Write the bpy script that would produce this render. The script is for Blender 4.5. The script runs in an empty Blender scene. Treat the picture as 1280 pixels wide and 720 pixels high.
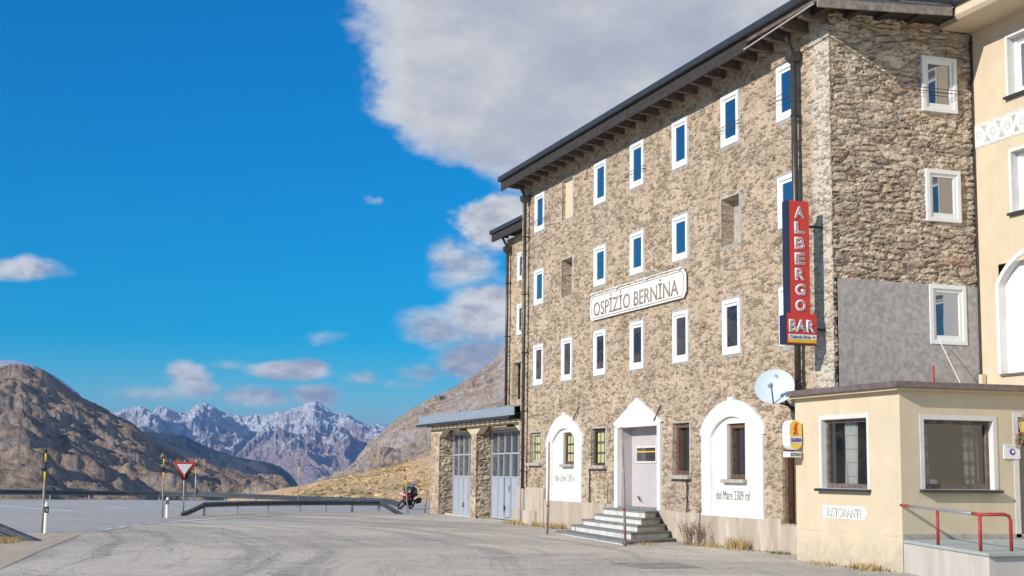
import bpy, bmesh, math, random
import numpy as np
from mathutils import Matrix, Vector
R = math.radians
scene = bpy.context.scene
col = scene.collection
random.seed(7)

# ------------------------------------------------------------------ camera
YAW, PITCH, ROLL, FPX = R(18.75), R(7.35), R(0.648), 1790.0
CAM = Vector((-17.0, 0.0, 1.8))
fw = Vector((math.sin(YAW)*math.cos(PITCH), math.cos(YAW)*math.cos(PITCH), math.sin(PITCH)))
rt = Vector((math.cos(YAW), -math.sin(YAW), 0)); up = rt.cross(fw)
rt2 = rt*math.cos(ROLL)+up*math.sin(ROLL); up2 = -rt*math.sin(ROLL)+up*math.cos(ROLL)
cd = bpy.data.cameras.new('camera'); cam = bpy.data.objects.new('camera', cd); col.objects.link(cam)
cam.matrix_world = Matrix(((rt2.x, up2.x, -fw.x, CAM.x), (rt2.y, up2.y, -fw.y, CAM.y), (rt2.z, up2.z, -fw.z, CAM.z), (0, 0, 0, 1)))
cd.lens = FPX/1280*36; cd.sensor_width = 36; cd.clip_start = .1; cd.clip_end = 60000
scene.camera = cam
scene.view_settings.view_transform = 'Standard'; scene.view_settings.look = 'None'
scene.view_settings.exposure = 0.42; scene.view_settings.gamma = 1
SUN = Vector((1.0, 0.32, -0.5)).normalized()          # direction the light travels

# ------------------------------------------------------------------ node helpers
class NT:
    def __init__(s, nt): s.nt = nt; s.n = nt.nodes; s.l = nt.links
    def node(s, t, **k):
        n = s.n.new(t)
        for a, v in k.items(): setattr(n, a, v)
        return n
    def link(s, a, b): s.l.new(a, b)
    def put(s, v, sock):
        if isinstance(v, bpy.types.NodeSocket): s.l.new(v, sock)
        elif v is not None:
            if hasattr(sock.default_value, '__len__') and not hasattr(v, '__len__'): v = (v,)*len(sock.default_value)
            if hasattr(v, '__len__') and len(v) == 3 and len(sock.default_value) == 4: v = tuple(v)+(1,)
            sock.default_value = v
    def m(s, op, a, b=None, c=None, clamp=False):
        n = s.node('ShaderNodeMath', operation=op); n.use_clamp = clamp
        for i, v in enumerate((a, b, c)):
            if v is not None: s.put(v, n.inputs[i])
        return n.outputs[0]
    def vm(s, op, a, b=None, sc=None):
        n = s.node('ShaderNodeVectorMath', operation=op)
        s.put(a, n.inputs[0])
        if b is not None: s.put(b, n.inputs[1])
        if sc is not None: s.put(sc, n.inputs['Scale'])
        return n.outputs[0]
    def noise(s, vec, scale, detail=4, rough=.55, color=False, dist=0):
        n = s.node('ShaderNodeTexNoise'); n.inputs['Scale'].default_value = scale; n.inputs['Detail'].default_value = detail
        n.inputs['Roughness'].default_value = rough; n.inputs['Distortion'].default_value = dist
        if vec is not None: s.put(vec, n.inputs['Vector'])
        return n.outputs['Color' if color else 'Fac']
    def vor(s, vec, scale, feature='F1', out='Distance'):
        n = s.node('ShaderNodeTexVoronoi', feature=feature); n.inputs['Scale'].default_value = scale
        s.put(vec, n.inputs['Vector']); return n.outputs[out]
    def ramp(s, v, lo, hi, a=0., b=1., kind='SMOOTHSTEP'):
        n = s.node('ShaderNodeMapRange', interpolation_type=kind); n.clamp = True
        for k, x in zip(('Value', 'From Min', 'From Max', 'To Min', 'To Max'), (v, lo, hi, a, b)): s.put(x, n.inputs[k])
        return n.outputs[0]
    def mix(s, f, a, b, blend='MIX'):
        n = s.node('ShaderNodeMix', data_type='RGBA', blend_type=blend)
        s.put(f, n.inputs[0]); s.put(a, n.inputs[6]); s.put(b, n.inputs[7]); return n.outputs[2]
    def crv(s, v, stops):
        n = s.node('ShaderNodeValToRGB'); e = n.color_ramp.elements
        while len(e) < len(stops): e.new(.5)
        for i, (p, c) in enumerate(stops): e[i].position = p; e[i].color = tuple(c)+(1,)
        s.put(v, n.inputs[0]); return n.outputs[0]
    def sep(s, v): n = s.node('ShaderNodeSeparateXYZ'); s.put(v, n.inputs[0]); return n.outputs
    def comb(s, x, y, z):
        n = s.node('ShaderNodeCombineXYZ')
        for i, v in enumerate((x, y, z)): s.put(v, n.inputs[i])
        return n.outputs[0]

# ------------------------------------------------------------------ world
w = bpy.data.worlds.new('World'); scene.world = w; w.use_nodes = True
W = NT(w.node_tree); W.n.clear()
sky = W.node('ShaderNodeTexSky', sky_type='NISHITA'); sky.sun_disc = False
SEL = math.asin(-SUN.z); sky.sun_elevation = SEL
sky.sun_rotation = math.atan2(-SUN.x, -SUN.y)           # azimuth of the sun clockwise from +Y
sky.altitude = 2300; sky.air_density = 1.0; sky.dust_density = .25; sky.ozone_density = 2.2
hs = W.node('ShaderNodeHueSaturation'); hs.inputs['Saturation'].default_value = 2.0; hs.inputs['Hue'].default_value = .480
W.link(sky.outputs[0], hs.inputs['Color'])
tc = W.node('ShaderNodeTexCoord'); dirv = W.vm('NORMALIZE', tc.outputs['Generated'])
sx, sy_, sz_ = W.sep(dirv)
az = W.m('MULTIPLY', W.m('ARCTAN2', sx, sy_), 180/math.pi)
el = W.m('MULTIPLY', W.m('ARCSINE', sz_), 180/math.pi)
# clouds: rounded masses in the sky, broken up by noise of the view direction
BL = [  # azimuth, elevation, half width, half height (degrees), weight
 (17.9,18.6,4.9,4.8,1.3),(15.2,17.2,2.2,2.9,1.0),(16.0,15.6,3.3,2.9,1.2),(18.0,14.2,2.4,2.1,1.15),(21,16,5,5.,1.3),(25,18,7,5,1.3),(15.6,20.5,2.4,3.4,1.0),(31,22,9,7,1.3),(22,27,10,6,1.25),
 (18.2,10.0,1.7,1.3,1.15),(17.0,8.3,1.9,1.2,.85),(17.9,6.4,2.0,1.3,1.1),(15.7,5.7,1.8,.9,.80),(17.6,4.4,2.2,.9,1.1),(15.0,3.9,1.2,.4,.66),
 (10.1,3.95,1.7,.38,.98),(10.9,4.15,.9,.4,.9),(5.9,3.65,1.1,.6,.98),(6.3,3.1,1.5,.45,.80),(-.3,7.45,1.9,.5,.82),(11.1,2.95,1.3,.55,.98),(8.9,2.9,1.5,.5,.82),(12.9,3.7,.8,.3,.72),(14.4,3.5,.9,.35,.62),
 (4.4,2.8,1.8,.5,.66),(7.7,4.1,1.0,.25,.5),(12.9,10.7,.45,.25,.5),(11.2,5.3,1.1,.3,.5),
 (-60,22,22,10,.9),(-110,35,30,14,.9),(150,40,40,15,.95),(100,30,40,16,1.0),(-165,20,25,10,.9),(-30,36,14,8,.55)]  # clouds outside the view, added as soft fill light
stretch0 = W.vm('MULTIPLY', dirv, (1, 1, 1.6))
wA = W.vm('SUBTRACT', W.noise(stretch0, 9, 5, .6, color=True), (.5, .5, .5)); wB = W.vm('SUBTRACT', W.noise(stretch0, 38, 5, .65, color=True), (.5, .5, .5))
ax, ay, _z = W.sep(wA); bx_, by_, _z = W.sep(wB)
big_ = W.ramp(el, 7, 13, 0.55, 1.0)
az = W.m('ADD', az, W.m('MULTIPLY', W.m('ADD', W.m('MULTIPLY', ax, 4.0), W.m('MULTIPLY', bx_, 2.2)), big_))
el0 = el
el = W.m('ADD', el, W.m('MULTIPLY', W.m('ADD', W.m('MULTIPLY', ay, 2.2), W.m('MULTIPLY', by_, 1.3)), W.ramp(el, 6, 13, .35, 1.0)))
acc = None
for a0, e0, ra, re, wt in BL:
    da = W.m('MULTIPLY', W.m('SUBTRACT', az, a0), 1/ra); de = W.m('MULTIPLY', W.m('SUBTRACT', el, e0), 1/re)
    d2 = W.m('ADD', W.m('MULTIPLY', da, da), W.m('MULTIPLY', de, de))
    v = W.m('MULTIPLY', W.m('MAXIMUM', W.m('SUBTRACT', 1.0, W.m('MULTIPLY', d2, .55)), 0), wt)
    acc = v if acc is None else W.m('SMOOTH_MAX', acc, v, .12)
W.link(W.ramp(el, 1, 20, .80, 1.08), hs.inputs['Value'])
stretch = W.vm('MULTIPLY', dirv, (1, 1, 1.9))
n1 = W.noise(stretch, 11, 9, .6); n2 = W.noise(stretch, 34, 8, .6)
dens = W.m('ADD', acc, W.m('ADD', W.m('MULTIPLY', W.m('SUBTRACT', n1, .5), 1.15), W.m('MULTIPLY', W.m('SUBTRACT', n2, .5), .35)))
cov = W.ramp(dens, .30, .78)
thin = W.ramp(acc, .35, .95, .45, 1.0)
cov = W.m('MULTIPLY', cov, thin)
n3 = W.noise(W.vm('ADD', stretch, (.03, .01, .035)), 9, 6, .55)
n1s = W.noise(W.vm('ADD', stretch, (-.010, -.004, .016)), 11, 5, .6); n2s = W.noise(W.vm('ADD', stretch, (-.004, 0, .008)), 34, 5, .6)
relief = W.m('ADD', W.m('MULTIPLY', W.m('SUBTRACT', n1, n1s), W.ramp(el, 8, 14, 3.2, .9)), W.m('MULTIPLY', W.m('SUBTRACT', n2, n2s), W.ramp(el, 8, 14, 1.6, .25)))
el = el0
edge = W.ramp(dens, .5, 1.6, .50, -.02)
lum = W.m('ADD', W.m('ADD', edge, W.m('MULTIPLY', W.m('SUBTRACT', n3, .5), .75)), W.m('ADD', relief, W.ramp(el, 2, 13, .26, .44)))
ccol = W.crv(lum, [(0.0, (.26, .32, .46)), (.35, (.38, .41, .50)), (.62, (.49, .51, .565)), (1.0, (.74, .74, .745))])
SKY_ST = 0.105
bg1 = W.node('ShaderNodeBackground'); bg2 = W.node('ShaderNodeBackground'); mx = W.node('ShaderNodeMixShader'); ow = W.node('ShaderNodeOutputWorld')
skyc = W.vm('MULTIPLY', hs.outputs[0], W.comb(W.ramp(el, 0, 10, .85, .04), W.ramp(el, 1, 18, .88, .74), W.ramp(el, 2, 18, 1.03, 1.0)))
W.link(skyc, bg1.inputs[0]); bg1.inputs[1].default_value = SKY_ST
W.link(ccol, bg2.inputs[0]); bg2.inputs[1].default_value = .80
W.link(cov, mx.inputs[0]); W.link(bg1.outputs[0], mx.inputs[1]); W.link(bg2.outputs[0], mx.inputs[2]); W.link(mx.outputs[0], ow.inputs[0])

sl = bpy.data.lights.new('sun', 'SUN'); sl.energy = 3.6; sl.angle = R(.5); sl.color = (1, .94, .84)
so = bpy.data.objects.new('sun', sl); col.objects.link(so); so.rotation_euler = SUN.to_track_quat('-Z', 'Y').to_euler(); so.location = (-20, 0, 40)

# ------------------------------------------------------------------ materials
def newmat(name):
    m = bpy.data.materials.new(name); m.use_nodes = True; t = NT(m.node_tree)
    b = t.n['Principled BSDF']; return m, t, b
def pos(t): return t.node('ShaderNodeNewGeometry').outputs['Position']
def bump(t, b, h, dist, strength=1.0):
    n = t.node('ShaderNodeBump'); n.inputs['Distance'].default_value = dist; n.inputs['Strength'].default_value = strength
    t.link(h, n.inputs['Height']); t.link(n.outputs[0], b.inputs['Normal'])
def plain(name, c, rough=.6, var=.12, scale=6, metal=0, bd=.003, dirt=None, streak=False, spec=.5):
    m, t, b = newmat(name); P = pos(t)
    Q = t.vm('MULTIPLY', P, (1, 1, .15)) if streak else P
    n = t.noise(Q, scale, 6, .6)
    c = tuple(c); lo = tuple(x*(1-var) for x in c); hi = tuple(min(1, x*(1+var)) for x in c)
    cc = t.mix(t.ramp(n, .3, .7), lo, hi)
    if dirt:
        cc = t.mix(t.m('MULTIPLY', t.ramp(t.noise(t.vm('MULTIPLY', P, (1, 1, .35)), 2.3, 8, .65), .5, .72), dirt[1]), cc, dirt[0])
    t.link(cc, b.inputs['Base Color']); b.inputs['Roughness'].default_value = rough; b.inputs['Metallic'].default_value = metal
    b.inputs['Specular IOR Level'].default_value = spec
    if bd: bump(t, b, t.noise(P, scale*9, 4, .6), bd)
    return m

def stone(name, sc, sq, mortar, pal, cover, disp, mdark=1.0, seed=0., relief=1.0, pitd=.55, pale=False, bare=1.0):
    """rubble masonry: voronoi stones of sc per metre, squashed sq times, with mortar smeared over 'cover' of them"""
    m, t, b = newmat(name); P0 = t.vm('ADD', pos(t), (seed, seed*.7, seed*.3))
    wv = t.vm('SUBTRACT', t.noise(P0, 1.6, 3, .5, color=True), (.5, .5, .5)); wv2 = t.vm('SUBTRACT', t.noise(P0, 7, 3, .6, color=True), (.5, .5, .5))
    P = t.vm('ADD', t.vm('ADD', P0, t.vm('MULTIPLY', wv, (.30, .30, .12))), t.vm('MULTIPLY', wv2, (.12, .12, .06)))
    Q = t.vm('MULTIPLY', P, (1, 1, sq))
    e = t.vor(Q, sc, 'DISTANCE_TO_EDGE'); cid = t.vor(Q, sc, 'F1', 'Color'); r_, g_, b_ = t.sep(cid)
    Q2 = t.vm('MULTIPLY', P, (1, 1, sq*1.2)); e2 = t.vor(Q2, sc*1.9, 'DISTANCE_TO_EDGE'); r2, g2, b2 = t.sep(t.vor(Q2, sc*1.9, 'F1', 'Color'))
    big = t.noise(P0, .55, 3, .5)
    thr = t.m('ADD', t.m('MULTIPLY', t.m('SUBTRACT', big, .5), .55), cover)
    fine = t.noise(P0, 38, 5, .65); mid = t.noise(P0, 9, 5, .6)
    rag = t.m('MULTIPLY', t.m('SUBTRACT', mid, .5), .22)
    s1 = t.m('MULTIPLY', t.ramp(t.m('ADD', e, rag), .05, .12), t.ramp(t.m('SUBTRACT', g_, thr), -.04, .06))
    s2 = t.m('MULTIPLY', t.ramp(t.m('ADD', e2, rag), .08, .16), t.ramp(t.m('SUBTRACT', g2, t.m('ADD', thr, .12)), -.04, .06))
    st = t.m('MAXIMUM', s1, s2)
    rid = t.mix(t.ramp(s1, .3, .6), r2, r_)
    sc_ = t.crv(rid, pal)
    sc_ = t.mix(t.ramp(fine, .3, .75), t.vm('SCALE', sc_, None, .68), t.vm('SCALE', sc_, None, 1.18))
    mc = t.mix(t.ramp(t.noise(P0, 1.1, 6, .6), .35, .65), tuple(x*.84 for x in mortar), tuple(min(1, x*1.08) for x in mortar))
    mc = t.mix(t.ramp(t.noise(P0, 14, 5, .7), .50, .78), mc, tuple(x*.72 for x in mortar))
    if pale:        # lime-washed corner stones
        Yp = t.sep(pos(t))[1]; pm_ = t.ramp(t.m('ADD', Yp, t.m('MULTIPLY', t.m('SUBTRACT', t.noise(P0, 2.2, 4, .6), .5), 1.2)), 28.35, 28.75, .8, 0)
        mc = t.mix(pm_, mc, (.66, .60, .50)); sc_ = t.mix(t.m('MULTIPLY', pm_, .7), sc_, (.60, .54, .45))
        sm_ = t.m('MULTIPLY', t.ramp(t.noise(P0, .33, 5, .6), .52, .66), .35); mc = t.mix(sm_, mc, (.40, .34, .27))
    # thin dark joints where a stone lifts out of its mortar
    crack = t.m('MULTIPLY', t.ramp(t.m('ABSOLUTE', t.m('SUBTRACT', t.m('ADD', e, rag), .045)), 0, .03, 1, 0), t.ramp(t.noise(P0, 3.1, 4, .6), .38, .54)); crack = t.m('MULTIPLY', crack, t.ramp(t.m('SUBTRACT', g_, thr), -.10, .04, bare, 1))
    pv_ = t.vm('MULTIPLY', t.vm('ADD', P0, t.vm('SCALE', wv2, None, .22)), (1, 1, 2.6))
    pit = t.m('MULTIPLY', t.ramp(t.noise(pv_, 6.5, 3, .5), .635, .70), t.ramp(t.noise(P0, 1.3, 3, .5), .36, .56))
    cc = t.mix(st, mc, sc_); cc = t.mix(t.m('MULTIPLY', pit, pitd), cc, (.13, .10, .075)); cc = t.mix(t.m('MULTIPLY', crack, .6*mdark), cc, (.055, .045, .035))  # pits also darkened in colour, standing in for the shadow inside them
    if relief > 1.2:
        cc = t.mix(t.m('MULTIPLY', t.ramp(t.noise(P0, .8, 4, .6), .5, .7), .35), cc, (.30, .27, .23))
    t.link(cc, b.inputs['Base Color']); b.inputs['Roughness'].default_value = .92; b.inputs['Specular IOR Level'].default_value = .2
    dome = t.m('MULTIPLY', t.ramp(e, 0, .28, 0, 1), .55); dome2 = t.m('MULTIPLY', t.ramp(e2, 0, .3, 0, 1), .3)
    h = t.m('ADD', t.m('MULTIPLY', t.m('ADD', dome, dome2), t.m('ADD', .35*bare+.08, t.m('MULTIPLY', st, .9-.35*bare))), t.m('MULTIPLY', t.m('MULTIPLY', t.m('SUBTRACT', r_, .5), .45), t.m('ADD', .3+.7*bare, t.m('MULTIPLY', st, .7-.7*bare))))
    h = t.m('SUBTRACT', h, t.m('ADD', t.m('MULTIPLY', crack, .6), t.m('MULTIPLY', pit, 1.0)))
    h = t.m('ADD', h, t.m('ADD', t.m('MULTIPLY', t.m('SUBTRACT', mid, .5), 1.1), t.m('MULTIPLY', t.m('SUBTRACT', fine, .5), .38)))
    if disp:
        d = t.node('ShaderNodeDisplacement'); d.inputs['Midlevel'].default_value = .5; d.inputs['Scale'].default_value = disp
        t.link(h, d.inputs['Height']); t.link(d.outputs[0], t.n['Material Output'].inputs['Displacement']); m.displacement_method = 'BOTH'
    else: bump(t, b, h, .03*relief)
    return m
PAL = [(0, (.35, .295, .235)), (.2, (.43, .355, .27)), (.36, (.48, .355, .235)), (.5, (.46, .385, .30)), (.64, (.49, .325, .19)), (.78, (.40, .355, .30)), (.9, (.50, .40, .285)), (1, (.33, .23, .155))]
PALD = [(0, (.42, .335, .255)), (.2, (.62, .51, .38)), (.4, (.52, .43, .33)), (.55, (.68, .57, .43)), (.7, (.52, .40, .29)), (.85, (.52, .45, .36)), (.95, (.48, .28, .18)), (1, (.34, .29, .24))]
M = {}
M['facade'] = stone('rubble_facade', 4.9, 2.7, (.555, .435, .315), PAL, .66, .034, pale=True, mdark=1.15, pitd=.7, bare=.12)
M['rough'] = stone('rough_rubble', 1.9, 3.6, (.68, .56, .43), PALD, .44, .050, seed=11.3, relief=1.5, mdark=.7, pitd=.35)
M['pier'] = stone('pier_rubble', 2.6, 3.4, (.62, .51, .38), PALD, .32, .055, seed=23.1, relief=1.5)
M['wing'] = stone('wing_rubble', 4.9, 2.5, (.58, .445, .31), PAL, .62, .028, bare=.15, seed=5.2)
M['greyplaster'] = plain('grey_roughcast', (.46, .43, .41), .95, .22, 9, bd=.02, dirt=((.42, .38, .33), .5))
M['plinth'] = plain('cement_plinth', (.45, .375, .29), .9, .16, 1.5, bd=.006, dirt=((.62, .57, .50), .75), streak=True)
M['cement'] = plain('grey_cement', (.40, .375, .33), .9, .2, 4, bd=.006)
M['white'] = plain('white_plaster', (.78, .765, .73), .8, .05, 3, bd=.005, dirt=((.60, .56, .49), .42), streak=True)
M['pvc'] = plain('white_window_plastic', (.82, .82, .80), .35, .02, 3, bd=0)
M['greywhite'] = plain('off_white_reveal', (.66, .64, .61), .8, .06, 3)
M['cream'] = CREAM = plain('cream_render', (.64, .53, .375), .9, .055, 1.6, bd=.006, dirt=((.60, .49, .35), .35))
M['creamlight'] = plain('pale_cream_render', (.66, .545, .39), .9, .03, 2)
M['creambeam'] = plain('cream_beam', (.62, .50, .33), .85, .06, 3)
M['darkwood'] = plain('weathered_dark_wood', (.038, .031, .028), .8, .4, 8, bd=.006)
M['brownwood'] = plain('brown_board', (.15, .115, .095), .8, .35, 7, bd=.006)
M['greyboard'] = plain('grey_weathered_board', (.30, .25, .21), .85, .3, 7, bd=.006, dirt=((.16, .13, .11), .6))
M['framewood'] = plain('brown_frame', (.13, .075, .045), .6, .35, 9, bd=.004)
M['oldwood'] = plain('bleached_pole_wood', (.36, .29, .23), .85, .25, 12)
M['gutter'] = plain('dark_metal_gutter', (.06, .064, .068), .45, .15, 5, metal=.4, bd=0)
M['roof'] = plain('roof_sheet', (.07, .075, .08), .55, .2, 3, bd=.004)
M['pipe'] = plain('downpipe_metal', (.085, .078, .07), .45, .25, 4, metal=.5, bd=0)
M['copper'] = plain('brown_copper_edge', (.20, .155, .145), .5, .25, 7, metal=.3, bd=.002)
M['bluemetal'] = plain('blue_grey_sheet', (.30, .36, .42), .5, .06, 3, metal=.1, bd=0)
M['bluedoor'] = plain('pale_blue_door_paint', (.37, .40, .45), .55, .05, 3, dirt=((.32, .35, .42), .4))
M['steel'] = plain('galvanised_steel', (.13, .145, .16), .42, .22, 6, metal=.6, bd=0, dirt=((.09, .09, .09), .5))
M['post'] = plain('galvanised_post', (.38, .42, .46), .5, .12, 6, metal=.4, bd=0)
M['slab'] = plain('slate_step', (.215, .22, .218), .7, .2, 5, bd=.004)
M['riser'] = plain('worn_white_riser', (.66, .64, .59), .9, .10, 5, dirt=((.38, .34, .29), .7))
M['concrete'] = plain('stained_concrete', (.56, .52, .46), .9, .08, 2.5, bd=.006, dirt=((.40, .33, .25), .45), streak=True)
M['darkconcrete'] = plain('grey_step_block', (.18, .18, .175), .9, .15, 5)
M['terraceslab'] = plain('pale_green_terrace_slab', (.40, .44, .41), .8, .05, 3)
M['signred'] = plain('red_sign_face', (.66, .045, .035), .4, .06, 2, bd=0)
M['signblue'] = plain('dark_blue_sign_side', (.018, .028, .06), .4, .1, 2, bd=0)
M['letter'] = plain('white_sign_letter', (.80, .78, .78), .5, .02, 4, bd=0)
M['pink'] = plain('pink_letter_core', (.55, .22, .22), .5, .05, 4, bd=0)
M['yellow'] = plain('yellow_paint', (.80, .52, .02), .45, .05, 5, bd=0)
M['yellowsoft'] = plain('yellow_sign', (.82, .58, .08), .4, .04, 3, bd=0)
M['redpaint'] = plain('red_paint', (.40, .04, .035), .55, .2, 9, bd=0, dirt=((.24, .06, .05), .7))
M['bluepaint'] = plain('blue_lettering', (.02, .05, .30), .4, .05, 4, bd=0)
M['textgrey'] = plain('taupe_lettering', (.30, .24, .19), .7, .1, 4, bd=0)
M['textpale'] = plain('faded_lettering', (.46, .44, .42), .8, .3, 14, bd=0)
M['textdark'] = plain('worn_dark_lettering', (.22, .21, .20), .8, .5, 14, bd=0)
M['black'] = plain('black_paint', (.012, .012, .013), .5, .2, 5, bd=0)
M['rubber'] = plain('tyre_rubber', (.015, .015, .015), .8, .2, 9, bd=0)
M['leather'] = plain('dark_riding_suit', (.022, .024, .03), .55, .3, 9)
M['visor'] = plain('helmet_shell', (.35, .35, .37), .2, .1, 5, bd=0)
M['dish'] = plain('pale_dish', (.60, .68, .74), .35, .03, 2, bd=0)
M['lilac'] = plain('lilac_grey_plaster', (.50, .46, .46), .9, .05, 3)
M['hillgrass'] = None
M['rail'] = plain('grey_rail_tube', (.42, .45, .50), .35, .1, 6, metal=.6, bd=0)
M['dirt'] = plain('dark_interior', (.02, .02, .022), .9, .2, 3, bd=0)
M['brass'] = plain('aged_lamp_metal', (.33, .29, .22), .45, .25, 12, metal=.6, bd=0)
M['amber'] = plain('amber_lamp_glass', (.55, .36, .06), .2, .1, 9, bd=0)
M['straw'] = plain('dry_straw', (.42, .30, .13), .9, .3, 20, bd=0)
M['twig'] = plain('dry_twig', (.20, .13, .08), .9, .3, 20, bd=0)
M['green'] = plain('green_tuft', (.12, .15, .04), .9, .3, 20, bd=0)

def splash(m, z0=.75):
    t = NT(m.node_tree); b = t.n['Principled BSDF']; src = b.inputs['Base Color'].links[0].from_socket; P = pos(t); Z = t.sep(P)[2]
    f = t.m('MULTIPLY', t.ramp(t.m('ADD', Z, t.m('MULTIPLY', t.m('SUBTRACT', t.noise(P, 2.6, 6, .65), .5), 1.1)), .0, z0, .75, 0), t.ramp(t.noise(P, 5, 6, .7), .3, .6))
    cc = t.mix(f, src, (.42, .36, .28))
    dr = t.m('MULTIPLY', t.ramp(t.noise(t.vm('MULTIPLY', P, (1, 1, .06)), 5.5, 5, .6), .56, .72), .22); cc = t.mix(dr, cc, (.47, .39, .29))
    ck = t.m('ABSOLUTE', t.m('SUBTRACT', Z, t.m('ADD', .66, t.m('MULTIPLY', t.m('SUBTRACT', t.noise(P, .8, 4, .6), .5), .30))))
    cc = t.mix(t.m('MULTIPLY', t.ramp(ck, 0, .012, 1, 0), t.m('MULTIPLY', t.ramp(t.noise(P, .9, 3, .5), .45, .55), .6)), cc, (.35, .28, .20))
    t.link(cc, b.inputs['Base Color'])
splash(CREAM)
def mk_glass(name, tint, refl, rough=.02, clear=0.0):
    m, t, b = newmat(name)
    b.inputs['Base Color'].default_value = tint+(1,); b.inputs['Roughness'].default_value = .3
    g = t.node('ShaderNodeBsdfGlossy'); g.inputs['Roughness'].default_value = rough; g.inputs['Color'].default_value = (.93, .96, 1, 1)
    bn = t.node('ShaderNodeBump'); bn.inputs['Distance'].default_value = .0016; t.link(t.noise(pos(t), 1.7, 2, .5), bn.inputs['Height']); t.link(bn.outputs[0], g.inputs['Normal'])
    lw = t.node('ShaderNodeLayerWeight'); lw.inputs['Blend'].default_value = .5
    f = t.m('ADD', t.m('MULTIPLY', t.m('POWER', lw.outputs['Facing'], 4), .9), refl, clamp=True)
    base = b.outputs[0]
    if clear:
        tr = t.node('ShaderNodeBsdfTransparent'); tr.inputs[0].default_value = (.85, .88, .88, 1); mm = t.node('ShaderNodeMixShader'); mm.inputs[0].default_value = clear
        t.link(base, mm.inputs[1]); t.link(tr.outputs[0], mm.inputs[2]); base = mm.outputs[0]
    mm = t.node('ShaderNodeMixShader'); t.link(f, mm.inputs[0]); t.link(base, mm.inputs[1]); t.link(g.outputs[0], mm.inputs[2])
    t.link(mm.outputs[0], t.n['Material Output'].inputs[0]); return m
M['glass'] = mk_glass('window_glass', (.010, .015, .025), .32)
M['glassdim'] = mk_glass('dim_window_glass', (.02, .022, .028), .10)
M['glassclear'] = mk_glass('clear_window_glass', (.02, .022, .028), .07, clear=.95)
M['doorglass'] = mk_glass('garage_glass', (.05, .06, .07), .18, rough=.12)

def curtain_mat(name, c1, c2, sx, sz, w_=.12):
    m, t, b = newmat(name); P = pos(t); X, Y, Z = t.sep(P)
    s = t.m('ADD', X, Y)
    a = t.ramp(t.m('ABSOLUTE', t.m('SUBTRACT', t.m('FRACT', t.m('MULTIPLY', s, sx)), .5)), w_-.02, w_+.02, 1, 0)
    z = t.ramp(t.m('ABSOLUTE', t.m('SUBTRACT', t.m('FRACT', t.m('MULTIPLY', Z, sz)), .5)), w_-.03, w_, 1, 0) if sz else 0.0
    t.link(t.mix(t.m('MAXIMUM', a, z), c1, c2), b.inputs['Base Color']); b.inputs['Roughness'].default_value = .9
    return m
M['plaid'] = curtain_mat('plaid_curtain', (.82, .79, .73), (.62, .48, .42), 6.5, 3.6, .06)
M['plaidred'] = curtain_mat('dark_plaid_curtain', (.40, .33, .33), (.22, .13, .14), 5.5, 3.6, .2)
M['striped'] = curtain_mat('yellow_striped_curtain', (.62, .60, .34), (.36, .38, .14), 7.0, 0, .16)

# asphalt of the yard: tan and grey worn patches, arcs of tyre wear, fine grit
def yard_mat(name, c1, c2, c3, streak=1.0):
    m, t, b = newmat(name); P = pos(t); X, Y, Z = t.sep(P)
    wn = t.m('MULTIPLY', t.m('SUBTRACT', t.noise(P, .07, 2, .5), .5), 4)
    ring = t.vm('LENGTH', t.vm('SUBTRACT', P, (-45, 38, 0)))
    rr = t.node('ShaderNodeVectorMath', operation='LENGTH'); t.link(t.vm('SUBTRACT', P, (-45, 38, 0)), rr.inputs[0])
    ang = t.m('ARCTAN2', t.m('SUBTRACT', Y, 38), t.m('ADD', X, 45))
    arc = t.comb(t.m('MULTIPLY', t.m('ADD', rr.outputs['Value'], wn), 1.2), t.m('MULTIPLY', ang, 1.2), 0)
    stn = t.noise(arc, .75, 6, .62)
    big = t.noise(P, .12, 5, .6); med = t.noise(t.vm('MULTIPLY', P, (.5, 1.3, 1)), .8, 6, .65)
    cc = t.mix(t.ramp(big, .38, .62), c1, c2)
    cc = t.mix(t.m('MULTIPLY', t.ramp(stn, .49, .60), .62*streak), cc, c3)
    cc = t.mix(t.m('MULTIPLY', t.ramp(med, .52, .70), .45), cc, tuple(x*1.25 for x in c2))
    stk = t.noise(t.comb(t.m('MULTIPLY', t.m('ADD', rr.outputs['Value'], wn), 4.2), t.m('MULTIPLY', ang, 5), 0), 1.0, 6, .7)
    cc = t.mix(t.m('MULTIPLY', t.ramp(stk, .54, .66), .45*streak), cc, tuple(x*1.35 for x in c1)); cc = t.mix(t.m('MULTIPLY', t.ramp(stk, .46, .34), .4*streak), cc, c3)
    grit = t.vor(P, 26, 'F1', 'Color'); g0, g1, g2 = t.sep(grit)
    cc = t.mix(t.m('MULTIPLY', t.ramp(g0, .78, .95), .5), cc, tuple(x*1.45 for x in c2))
    cc = t.mix(t.m('MULTIPLY', t.ramp(g1, .8, .95), .45), cc, tuple(x*.5 for x in c1))
    ck = t.vm('ADD', P, t.vm('SCALE', t.noise(P, .6, 4, .6, color=True), None, 2.4))
    cr = t.m('MULTIPLY', t.ramp(t.vor(ck, .22, 'DISTANCE_TO_EDGE'), 0, .011, 1, 0), t.ramp(t.noise(P, .2, 3, .5), .42, .56))
    cc = t.mix(t.m('MULTIPLY', cr, .5), cc, (.10, .095, .09))
    t.link(cc, b.inputs['Base Color']); b.inputs['Roughness'].default_value = .93; b.inputs['Specular IOR Level'].default_value = .25
    bump(t, b, t.m('ADD', t.m('ADD', t.noise(P, 30, 5, .7), t.m('MULTIPLY', t.noise(P, 2.5, 4, .6), 1.5)), t.m('MULTIPLY', cr, -1.0)), .02)
    return m
M['yard'] = yard_mat('worn_asphalt_yard', (.48, .43, .37), (.69, .605, .50), (.33, .30, .27), 1.15)
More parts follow.
